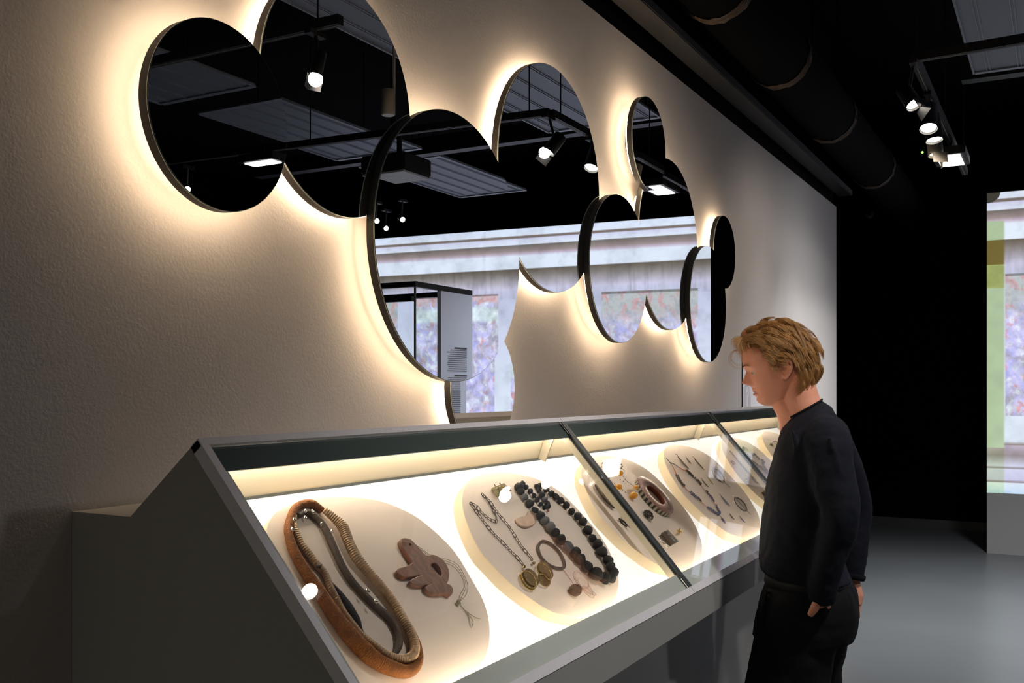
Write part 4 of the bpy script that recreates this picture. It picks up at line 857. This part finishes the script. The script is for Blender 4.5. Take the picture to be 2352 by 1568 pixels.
bead_run([(1038, 492), (1020, 472), (992, 472), (985, 500), (1015, 535), (1060, 580), (1100, 625), (1150, 660), (1195, 695), (1240, 740)], [(0, .2, 'pinkbead', 0), (.2, .55, 'brownbead', 1), (.55, .6, 'palebead', 0), (.6, 1.01, 'brownbead', 1)], o)
bead_run([(1075, 540), (1105, 545), (1140, 580), (1190, 605), (1185, 640), (1215, 690), (1245, 715)], [(0, .3, 'brownbead', 1), (.3, .4, 'palebead', 0), (.4, 1.01, 'brownbead', 1)], o)
o = piece('dark_hook_brooch', 'dark curved hook brooch on the farthest disc', 'brooch', F(*Z4(1290, 430)))
part('curved_band', tube(bmesh.new(), path(Z4, [(1282, 452), (1285, 420), (1305, 404), (1325, 412), (1332, 440)], .005, 5), .0022, 6), M['darkmetal'], o)
part('flared_end', tube(bmesh.new(), [F(*Z4(1262, 432), .004), F(*Z4(1290, 452), .005)], [.006, .0025], 8), M['darkmetal'], o)

# ================================================================== THE MAN
PS = Vector((3.18410, .74902, 0)); ANG = math.radians(103.2375); FW = Vector((math.cos(ANG), math.sin(ANG), 0)); LF = Vector((-FW.y, FW.x, 0))
def sag(x, y, lat=0):        # photo point -> (forward, lateral, height) in the man's own frame
    P = on_plane(x, y, PS+LF*lat, LF); return Vector(((P-PS).dot(FW), lat, P.z))
KM = .93      # the man stands a step nearer the lens than his measuring plane
man = thing('person', 'blond man in a dark navy sweater and black trousers leaning over the case', 'person', (PS.x*KM, PS.y*KM, EYE*(1-KM)), (0, 0, ANG)); man.scale = (KM, KM, KM)
ZF = -EYE*(1-KM)/KM
# head
ZT = [1.496, 1.501, 1.510, 1.522, 1.537, 1.553, 1.570, 1.590, 1.605, 1.620, 1.640, 1.660, 1.680, 1.700, 1.716, 1.728, 1.735]
FA = [.075, .090, .100, .1035, .108, .1125, .1165, .121, .128, .140, .1475, .150, .146, .134, .114, .086, .055]
BA = [.062, .045, .028, .010, -.002, -.018, -.032, -.045, -.052, -.058, -.062, -.063, -.061, -.053, -.036, -.012, .02]
WA = [.010, .021, .032, .044, .053, .059, .063, .068, .0715, .075, .077, .078, .077, .072, .062, .046, .025]
MZ = [1.496, 1.505, 1.514, 1.5235, 1.530, 1.536, 1.5385, 1.545, 1.553, 1.559, 1.5625, 1.568, 1.576, 1.590, 1.605, 1.613, 1.620, 1.64]
MF = [.080, .099, .1055, .1045, .1135, .1135, .1095, .1175, .1195, .1235, .137, .1515, .1495, .1435, .1375, .1425, .147, .150]
MSY = [.02, .02, .02, .02, .020, .022, .022, .020, .011, .010, .011, .0125, .0115, .0095, .010, .02, .03, .04]
fc = .035
def face_pt(z, a):
    fa, ba, wa = np.interp(z, ZT, FA), np.interp(z, ZT, BA), np.interp(z, ZT, WA); c, s = math.cos(a), math.sin(a); cen = min(fc, (fa+ba)/2)
    y = wa*math.copysign(abs(s)**.9, s); f = cen+((fa-cen)*abs(c)**.82 if c > 0 else -(cen-ba)*abs(c)**.9)
    if c > 0:
        mf, sy = np.interp(z, MZ, MF), np.interp(z, MZ, MSY)
        f += (mf-fa)*math.exp(-(y/sy)**2)
        f -= .0105*math.exp(-((z-1.6035)/.011)**2-((abs(y)-.030)/.013)**2)      # eye sockets
        f += .003*math.exp(-((z-1.622)/.007)**2-((abs(y)-.032)/.02)**2)         # brow ridge
        f += .0045*math.exp(-((z-1.578)/.016)**2-((abs(y)-.042)/.016)**2)       # cheek
        f += .0075*math.exp(-((z-1.5655)/.0055)**2-((abs(y)-.0125)/.0055)**2)   # nostril wings
        f -= .004*math.exp(-((z-1.5375)/.003)**2-((abs(y)-.022)/.006)**2)       # mouth corners
    return (f, y, z)
bm = bmesh.new(); zs = np.concatenate([np.linspace(1.496, 1.65, 110), np.linspace(1.652, 1.7355, 36)])
loft(bm, [[face_pt(z, 2*PI*k/150) for k in range(150)] for z in zs])
# neck
tube(bm, [(-.010, 0, 1.605), (-.018, 0, 1.560), (-.030, 0, 1.515), (-.045, 0, 1.47), (-.05, 0, 1.42)], [.058, .057, .058, .062, .075], 32)
tube(bm, [(.035, 0, 1.52), (.010, 0, 1.490), (-.01, 0, 1.455), (-.02, 0, 1.42)], [.032, .040, .048, .055], 24)
# torso core under the clothes
def sect(f0, z0, f1, z1, w_, n=48, p=.85):
    A, B = Vector((f0, 0, z0)), Vector((f1, 0, z1)); c = (A+B)/2; h = (A-B)/2
    return [c+h*math.copysign(abs(math.cos(a))**p, math.cos(a))+Vector((0, w_*math.copysign(abs(math.sin(a))**p, math.sin(a)), 0)) for a in (2*PI*k/n for k in range(n))]
def sectpx(pf, pb, w_, d=0, n=48):
    a, b = sag(*pf), sag(*pb); a.x -= d; b.x += d; return sect(a.x, a.z, b.x, b.z, w_-d, n)
TOR = [((1812, 960), (1888, 918), .075), ((1803, 978), (1905, 936), .12), ((1793, 1000), (1925, 965), .165), ((1783, 1030), (1940, 1005), .19), ((1772, 1070), (1948, 1050), .20), ((1762, 1115), (1948, 1110), .20), ((1755, 1165), (1944, 1165), .195), ((1750, 1215), (1940, 1215), .19), ((1748, 1255), (1938, 1255), .185), ((1747, 1285), (1938, 1290), .18), ((1750, 1303), (1944, 1312), .182), ((1760, 1311), (1956, 1334), .183)]
loft(bm, [sectpx(a, b, w_, .022) for a, b, w_ in TOR])
def limb(bm, pts, rad, seg=20, up=(1, 0, 0)): return tube(bm, catmull(pts, 6), list(interp(rad, (len(pts)-1)*6+1)), seg, up=up)
SHL, ELL, WRL = sag(1898, 1012, .165), sag(1930, 1180, .225), sag(1890, 1350, .200)
SHR, ELR, WRR = sag(1905, 1005, -.165), sag(1962, 1160, -.25), sag(1958, 1318, -.205)
HPL, HPR = sag(1880, 1432, .150), sag(1955, 1365, -.19)
limb(bm, [SHL, SHL.lerp(ELL, .5), ELL, ELL.lerp(WRL, .5), WRL, WRL.lerp(HPL, .35)], [.052, .047, .040, .037, .027, .026])
limb(bm, [SHR, SHR.lerp(ELR, .5), ELR, ELR.lerp(WRR, .5), WRR, WRR.lerp(HPR, .35)], [.052, .047, .040, .037, .027, .026])
# legs
LEG = [[(-.03, .08, .88), (.0, .095, .62), (.025, .10, .40), (.01, .105, .18), (-.01, .105, ZF+.10)], [(-.06, -.08, .88), (-.03, -.095, .62), (-.02, -.10, .40), (-.05, -.105, .18), (-.07, -.105, ZF+.10)]]
for L in LEG: limb(bm, L, [.08, .074, .058, .052, .038])
limb(bm, [(-.04, -.05, .96), (-.04, 0, .93), (-.04, .05, .96)], [.085, .09, .085]); tube(bm, [(-.04, 0, 1.03), (-.045, 0, .9)], [.1, .1], 24)
for L in LEG: limb(bm, [(L[-1][0]-.04, L[-1][1], ZF+.055), (L[-1][0]+.06, L[-1][1], ZF+.05), (L[-1][0]+.15, L[-1][1], ZF+.04)], [.034, .034, .025])
# hands: palm, four fingers inside the pocket, thumb outside
def hand(bm, wrist, palm, side, fold, thumb=True):
    d = (palm-wrist).normalized(); out = Vector((0, side, 0)); out = (out-d*out.dot(d)).normalized(); w_ = d.cross(out)
    if w_.x < 0: w_ = -w_
    tube(bm, [wrist, wrist.lerp(palm, .5), palm, palm+d*.03], [.025, .033, .040, .036], 18, up=tuple(out), sq=.5)
    for k, (o_, L, r) in enumerate(((.027, .068, .0088), (.009, .076, .009), (-.009, .070, .0085), (-.026, .056, .0075))):
        a = palm+d*.022+w_*o_; b = a+d*L*.42; c = b+(d*.8-out*.35*fold)*L*.32; e = c+(d*.6-out*.6*fold)*L*.26
        tube(bm, catmull([a, b, c, e], 5), list(interp([r*1.1, r, r*.95, r*.75], 16)), 12)
    if not thumb: return
    a = wrist.lerp(palm, .35)+w_*.020+out*.004; b = a+d*.030+w_*.020+out*.008; c = b+d*.034+w_*.010+out*.004; e = c+d*.020+w_*.001
    tube(bm, catmull([a, b, c, e], 6), list(interp([.0145, .0135, .0122, .0085], 19)), 14)
    return e, (e-c).normalized()
thL = hand(bm, WRL.lerp(HPL, .3), HPL, 1, .2, False)
tube(bm, catmull([sag(1886, 1366, .190), sag(1877, 1384, .208), sag(1869, 1399, .213), sag(1860, 1413, .208)], 6), list(interp([.015, .0140, .0128, .0085], 19)), 16)
thR = hand(bm, WRR.lerp(HPR, .3), HPR, -1, 1)
# ears
EC = sag(1807, 847, .074)
for s in (1, -1):
    def EP(f, z, y=0): return (EC.x+f, s*(EC.y-.004+y), EC.z+z)
    hel = [EP(.010, .004, -.003), EP(.0125, .012, .001), EP(.010, .022, .006), EP(.001, .0275, .010), EP(-.009, .0245, .013), EP(-.0145, .015, .0145), EP(-.0150, .002, .013), EP(-.0115, -.010, .010), EP(-.006, -.019, .007), EP(.001, -.0265, .004), EP(.0075, -.025, .001), EP(.009, -.017, -.003)]
    tube(bm, catmull(hel, 5), list(interp([.0028, .0035, .0040, .0042, .0040, .0038, .0036, .0036, .0045, .0060, .0050, .003], 56)), 10)
    tube(bm, catmull([EP(.004, .016, .002), EP(-.006, .012, .007), EP(-.009, 0, .008), EP(-.005, -.010, .006), EP(.003, -.015, .003)], 5), .0035, 8)
    tube(bm, [EP(.009, -.002, -.002), EP(.0095, -.008, -.001)], [.0045, .0045], 8)
    loft(bm, [[EP(.011*math.cos(a)-.002, .022*math.sin(a)+.002, -.010) for a in (2*PI*k/14 for k in range(14))], [EP(.010*math.cos(a)-.003, .022*math.sin(a)+.001, .0035) for a in (2*PI*k/14 for k in range(14))]])
EYES = [(.1035, s*.0305, 1.603) for s in (1, -1)]
def fsurf(y, z):
    best = min(((abs(face_pt(z, a)[1]-y), face_pt(z, a)[0]) for a in np.linspace(-1.5, 1.5, 301)), key=lambda q: q[0]); return best[1]
eyes = []
for s in (1, -1):
    ef = fsurf(s*.030, 1.603)-.0045; eyes.append(Vector((ef, s*.030, 1.603)))
    for (dz, r0, sg) in ((.0068, .0030, 1), (-.0066, .0024, -1)):
        pts = []
        for q in np.linspace(-1, 1, 9):
            ang = q*.95; pts.append((ef+.0128*math.cos(ang)*math.cos(.42), s*.030+.0128*math.sin(ang)*1.05, 1.603+dz*(1-q*q*.75)))
        tube(bm, catmull(pts, 3), list(interp([.0012, r0, r0, r0, .0012], 25)), 8)
me = remeshed(bm, .0025, 2, .5)
body = link('body', me, [M['skin']], man, True)
for e in eyes:
    s = 1 if e.y > 0 else -1
    ball = obj('eyeball', ico(bmesh.new(), .0118, e, 3), M['eyewhite'], man, True)
    gz = Vector((.93, s*.10, -.30)).normalized(); q = gz.to_track_quat('Z', 'Y').to_matrix().to_4x4(); q.translation = e
    bm = bmesh.new(); ico(bm, 1, (0, 0, .0098), 3, (.0058, .0058, .0024)); bmesh.ops.transform(bm, matrix=q, verts=bm.verts); obj('iris', bm, M['iris'], ball, True)
    bm = bmesh.new(); ico(bm, 1, (0, 0, .0113), 2, (.0026, .0026, .0012)); bmesh.ops.transform(bm, matrix=q, verts=bm.verts); obj('pupil', bm, M['black'], ball, True)
# lips
bm = bmesh.new()
for (z0, dz, off, r) in ((1.5425, -.0030, .0005, .0030), (1.5325, .0045, .0005, .0035)):
    pts = []
    for y in np.linspace(-.023, .023, 11):
        z = z0+dz*(abs(y)/.023)**2*1.0; pts.append((fsurf(y, z)-.0012+off, y, z))
    tube(bm, catmull(pts, 3), list(interp([.0008, r*.8, r, r, r*.8, .0008], 31)), 10)
obj('lips', bm, M['lip'], man, True)
# thumbnail
# ---- hair
SC0 = Vector((.043, 0, 1.640)); SR = Vector((.111, .083, .103))
def scalp(az, el, h=0):      # az from front (0) to the left side (pi/2)
    d = Vector((math.cos(el)*math.cos(az), math.cos(el)*math.sin(az), math.sin(el))); return SC0+Vector((d.x*(SR.x+h), d.y*(SR.y+h), d.z*(SR.z+h)))
bm = bmesh.new(); rings = []
def hairline(az):            # lowest elevation that carries hair
    a = abs((az+PI) % (2*PI)-PI); return np.interp(a, [0, .5, .8, 1.03, 1.24, 1.45, 1.60, 1.72, 1.98, 2.15, 2.5, PI], [.30, .36, .40, .34, .04, -.30, -.28, .06, .10, -.3, -.85, -1.08])
NA = 96
for j in range(22):
    t = j/21; ring_ = []
    for k in range(NA):
        az = 2*PI*k/NA; el = hairline(az)+.09+(PI/2-.11-hairline(az))*t; b_ = math.sin(min(t*4, 1)*PI/2)
        h = (-.003+.018*b_)*(1+.10*math.sin(az*9+t*7)); ring_.append(scalp(az, el, h))
    rings.append(ring_)
loft(bm, rings, cap=True); M['hairbase'] = mat('hair_underlayer', (.30, .165, .06), .7, 0, 90, .3, .5, 200)
hair = obj('hair', bm, M['hairbase'], man, True)
def strands(name, n, m, seed, gen, rad=.0007):
    r = random.Random(seed); cu = bpy.data.curves.new(name, 'CURVE'); cu.dimensions = '3D'; cu.bevel_depth = 1; cu.bevel_resolution = 0; cu.resolution_u = 1
    for i in range(n):
        P = gen(r)
        if not P: continue
        s = cu.splines.new('POLY'); s.points.add(len(P)-1)
        for k, p in enumerate(P):
            s.points[k].co = (*p, 1); u = k/(len(P)-1); s.points[k].radius = rad*(1-u**3*.85)*(.6 if k == 0 else 1)
    o_ = bpy.data.objects.new('tmp', cu); COL.objects.link(o_); me = evaluated(o_); bpy.data.objects.remove(o_); return link(name, me, m, hair, True)
def surf_h(P):   # signed height over the scalp
    d = P-SC0; q = Vector((d.x/SR.x, d.y/SR.y, d.z/SR.z)); return (q.length-1)*.09, q.normalized()
def clump(seed): 
    r = random.Random(seed); return [r.uniform(-1, 1) for _ in range(6)]
def walk(P, n, step, lift, c, r, kink=.35):
    out = [P.copy()]
    for k in range(n):
        u = k/n; h, q = surf_h(P); nrm = Vector((q.x/SR.x, q.y/SR.y, q.z/SR.z)).normalized()
        side = min(1, abs(q.y)*1.3)
        # combed back from the forehead, falling over the sides, down at the nape
        fl = Vector((-1.0, .25*c[0], -.10-.50*side*(1 if q.x < .5 else .5)))
        if q.x < -.35: fl += Vector((.35, .0, -1.5*(-q.x)))
        if q.z > .6: fl += Vector((0, .55*(1 if q.y+c[1]*.3 > -.15 else -1), 0))
        fl += Vector((.22*math.sin(k*.9+c[2]*5), .30*math.sin(k*.7+c[3]*5), .34*math.sin(k*.8+c[4]*6)))*kink*2
        fl = fl-nrm*fl.dot(nrm); fl.normalize()
        tgt = lift*math.sin(min(1, u*1.5)*PI*.62)+.003+.003*c[5]
        P = P+fl*step; h2, _ = surf_h(P); P = P+nrm*(tgt-h2)*.75; out.append(P.copy())
    return out
GUIDE = {}
def gen_main(r):
    az = r.uniform(-PI, PI); hlm = hairline(az); el = hlm+(PI/2-hlm)*r.random()**(1.0 if .9 < abs(az) < 2.2 else .8)*.99
    cid = (round(az*3.6+.35*math.sin(el*5)), round(el*4.2)); c = clump(cid[0]*131+cid[1]*7+3); n = 10
    L = (.066+.014*c[0])*(1.0 if el > .2 else .8)
    a = abs(az)
    if a > 1.0 and a < 1.75 and el < .25: L *= .55
    lift = .018+.009*c[1]
    if cid not in GUIDE: GUIDE[cid] = walk(scalp(cid[0]/3.6, max(cid[1]/4.2, hairline(cid[0]/3.6)), .002), n, L/n, lift+.003, c, r, .5)
    L *= r.uniform(.7, 1.15)
    Q = walk(scalp(az, el, .002), n, L/n, lift+r.uniform(-.004, .004), [x+r.uniform(-.07, .07) for x in c], r, .5); g = GUIDE[cid]
    if (Q[0]-g[0]).length > .04 or r.random() < .22: return Q
    return [q.lerp(gg, .62*(k/n)**1.1) for k, (q, gg) in enumerate(zip(Q, g))]
strands('hair_strands', 8500, M['hair'], 11, gen_main, .00046)['kind'] = 'stuff'
strands('hair_strands', 3800, M['hairlight'], 12, gen_main, .00042)['kind'] = 'stuff'
strands('hair_strands', 1800, M['hairdark'], 13, gen_main, .00046)['kind'] = 'stuff'
def gen_fringe(r):      # front locks lifting forward off the brow and curling back down
    y0 = r.uniform(-.055, .06); c = clump(int((y0+.1)*90)); P = Vector((.128+.012*c[0]-abs(y0)*.25, y0, 1.700+.014*c[1])); out = [P]
    reach = .030+.016*c[2]+r.uniform(-.016, .012); drop = .034+.024*c[3]+r.uniform(-.016, .014); lf = .014+.010*c[4]+r.uniform(-.004, .004)
    for k in range(1, 13):
        u = k/12; out.append(P+Vector((reach*math.sin(u*PI*.72)*1.15, .014*math.sin(u*3+c[5]*3)+r.uniform(-.0004, .0004), lf*math.sin(u*PI)-drop*u**1.5)))
    return out
strands('hair_fringe', 420, M['hairlight'], 21, gen_fringe, .0004)['kind'] = 'stuff'
def gen_fringe2(r):
    y0 = r.uniform(-.06, .068); c = clump(int((y0+.1)*70)+400); P = Vector((.118-abs(y0)*.35+.01*c[0], y0, 1.690+.018*c[1])); out = [P]
    for k in range(1, 12):
        u = k/11; out.append(P+Vector((.046*math.sin(u*PI*.62)+.006*c[2]*u-.028*u**3, (.018 if y0 > 0 else -.018)*u**1.3+.006*math.sin(u*5+c[5]*3), .022*math.sin(u*PI*.8)-.034*u**2+.008*c[3]*u)))
    return out
strands('hair_fringe', 1700, M['hair'], 22, gen_fringe2, .00045)['kind'] = 'stuff'
def gen_curl(r):        # thin curls in front of the forehead
    c = clump(r.randint(0, 5)+900); P = Vector((.150, .02*c[0], 1.675+.006*c[1])); out = [P]; R = .026+.008*c[2]; ce = P+Vector((.012, 0, -.026))
    for k in range(1, 17):
        a = 1.9-k*.27; out.append(ce+Vector((math.cos(a)*R*1.1, .012*c[3]*k/16+r.uniform(-.0007, .0007), math.sin(a)*R))+Vector((-.0004*k, 0, -.0002*k)))
    return out
strands('hair_curls', 46, M['hairlight'], 31, gen_curl, .00045)['kind'] = 'stuff'
def gen_nape(r):
    az = r.choice([-1, 1])*r.uniform(2.2, PI); el = r.uniform(-1.0, -.1); el = max(el, hairline(az)); c = clump(int(az*9)*17+int(el*8)); P = scalp(az, el, .004); out = [P]
    sgn = 1 if az > 0 else -1; L = r.uniform(.04, .07)
    for k in range(1, 11):
        u = k/10; out.append(P+Vector((-L*.30*math.sin(u*PI*.9)+.012*c[0]*u+L*.35*u*u, sgn*.006*math.sin(u*3)+.006*c[1]*u, -L*u*.8)))
    return out
strands('hair_nape', 2000, M['hair'], 41, gen_nape, .00045)['kind'] = 'stuff'
def gen_brow(s):
    def g(r):
        t = r.random(); y = s*(.014+.034*t); z = 1.6195+.0045*math.sin(t*2.4)+r.uniform(-.002, .002); f = fsurf(y, z)+.0002; return [Vector((f, y, z)), Vector((f+.0012, y+s*.004, z+.0012)), Vector((f+.0008, y+s*.008, z+.0006))]
    return g
for s in (1, -1): strands('eyebrow', 110, M['hair'], 51+s, gen_brow(s), .00035)['kind'] = 'stuff'
# ---- sweater
bm = bmesh.new(); loft(bm, [sectpx(a, b, w_, -.004 if k else .004) for k, (a, b, w_) in enumerate(TOR)])
limb(bm, [SHL.lerp(SHR, .28)+Vector((0, 0, .012)), SHL, SHL.lerp(ELL, .45)+Vector((.004, .008, 0)), ELL, ELL.lerp(WRL, .5), WRL, WRL.lerp(HPL, .25)], [.060, .070, .066, .057, .050, .041, .036], 28)
limb(bm, [SHR.lerp(SHL, .28)+Vector((0, 0, .012)), SHR, SHR.lerp(ELR, .45)+Vector((-.004, -.008, 0)), ELR, ELR.lerp(WRR, .5), WRR, WRR.lerp(HPR, .25)], [.060, .070, .066, .057, .050, .041, .036], 28)
# creases
def crease(pts, r): r *= .9; tube(bm, catmull([sag(p[0], p[1], p[2]-.004) for p in pts], 5), list(interp([r*.3, r, r, r*.3], (len(pts)-1)*5+1)), 10)
crease([(1818, 975, .165), (1825, 1010, .185), (1832, 1060, .19), (1846, 1100, .195)], .009)
crease([(1905, 1000, .255), (1925, 1080, .262), (1935, 1150, .265)], .008)
crease([(1935, 1195, .270), (1915, 1215, .275), (1895, 1222, .262)], .009); crease([(1930, 1225, .262), (1905, 1245, .268), (1885, 1250, .25)], .008)
crease([(1905, 1290, .247), (1890, 1310, .245), (1876, 1318, .235)], .007)
crease([(1768, 1150, .10), (1785, 1190, .165), (1815, 1235, .188), (1850, 1262, .192)], .010); crease([(1762, 1262, .10), (1800, 1276, .172), (1850, 1276, .182)], .009)
me = remeshed(bm, .0055, 12, .6, [(.09, .012), (.035, .004)]); sw = link('sweater', me, M['sweater'], man, True)
cr = [sectpx((1812, 960), (1888, 918), .075, .0, 60)]
obj('collar', tube(bmesh.new(), [Vector(p)+Vector((0, 0, .001)) for p in cr[0]], .0032, 8, closed=True), M['sweater'], man, True)
def cuff(w0, h0, r): a = w0.lerp(h0, .02); b = w0.lerp(h0, .30); return tube(bmesh.new(), [a, a.lerp(b, .3), a.lerp(b, .7), b, b+(a-b)*.12], [r*.98, r*1.02, r*.97, r*.90, r*.74], 24, cap=False)
obj('cuff', cuff(WRL, HPL, .042), M['sweater'], man, True); obj('cuff', cuff(WRR, HPR, .042), M['sweater'], man, True)
# ---- belt and trousers
b0 = [sectpx((1760, 1306), (1950, 1318), .172, .003, 60), sectpx((1757, 1330), (1956, 1340), .176, .001, 60)]
bm = bmesh.new(); loft(bm, b0, cap=False); me_ = obj('belt', bm, M['belt'], man, True); so = me_.modifiers.new('t', 'SOLIDIFY'); so.thickness = .004
bk = sag(1772, 1319, .055); bm = bmesh.new(); q = Matrix.Translation((bk.x+.004, .04, bk.z)) @ Matrix.Rotation(.25, 4, 'Z'); 
for a in ((-.004, .004, -.024, .024, .014, .019), (-.004, .004, -.024, .024, -.019, -.014), (-.004, .004, -.024, -.018, -.0139, .0139), (-.004, .004, .018, .024, -.0139, .0139)): box(bm, *a, mtx=q)
obj('buckle', bm, M['buckle'], man)
bm = bmesh.new()
TR = [((1762, 1322), (1956, 1330), .172), ((1754, 1345), (1966, 1352), .182), ((1745, 1372), (1972, 1375), .192), ((1738, 1400), (1974, 1405), .197), ((1732, 1430), (1970, 1435), .198), ((1728, 1460), (1962, 1462), .196)]
loft(bm, [sectpx(a, b, w_) for a, b, w_ in TR])
zc = sag(1800, 1450).z
def legpx(rows, lat, w_):   # rows: (front px, back px, y) ; below the frame continue to the floor
    R = []
    for (xf, xb, y, ww) in rows: a, b = sag(xf, y, 0), sag(xb, y, 0); R.append([p+Vector((0, lat, 0)) for p in sect(a.x, a.z, b.x, b.z, ww, 36, .95)])
    return R
loft(bm, legpx([(1738, 1925, 1425, .095), (1726, 1915, 1480, .10), (1716, 1905, 1540, .098), (1706, 1890, 1600, .095), (1698, 1870, 1700, .09), (1700, 1860, 1850, .09), (1705, 1858, 2150, .092)], .098, 0))
loft(bm, legpx([(1770, 1968, 1440, .095), (1760, 1950, 1500, .095), (1755, 1940, 1560, .092), (1755, 1938, 1650, .09), (1770, 1935, 1800, .09), (1780, 1938, 2150, .092)], -.098, 0))
crp = lambda pts, r: tube(bm, catmull([sag(*p) for p in pts], 5), list(interp([r*.3, r, r, r*.3], (len(pts)-1)*5+1)), 10)
crp([(1764, 1345, .12), (1752, 1400, .13), (1745, 1470, .15), (1735, 1560, .16)], .007); crp([(1900, 1385, .19), (1880, 1440, .19), (1850, 1500, .19)], .008)
me = remeshed(bm, .0065, 5, .5, [(.10, .012), (.035, .003)]); link('trousers', me, M['trouser'], man, True)
for k, L in enumerate(LEG):
    bm = bmesh.new(); c = L[-1]; loft(bm, [[(c[0]+.045+ (.140-.0*z)*sc*math.cos(a), c[1]+.047*sc*math.sin(a), z+ZF) for a in (2*PI*q/28 for q in range(28))] for z, sc in ((0.001, .96), (.02, 1.0), (.05, .93), (.085, .70), (.11, .5))])
    sh = obj('shoe', bm, M['shoe'], man, True); 
    bm = bmesh.new(); loft(bm, [[(c[0]+.045+.145*math.cos(a), c[1]+.050*math.sin(a), z+ZF) for a in (2*PI*q/28 for q in range(28))] for z in (.0, .016)]); obj('sole', bm, M['black'], sh)
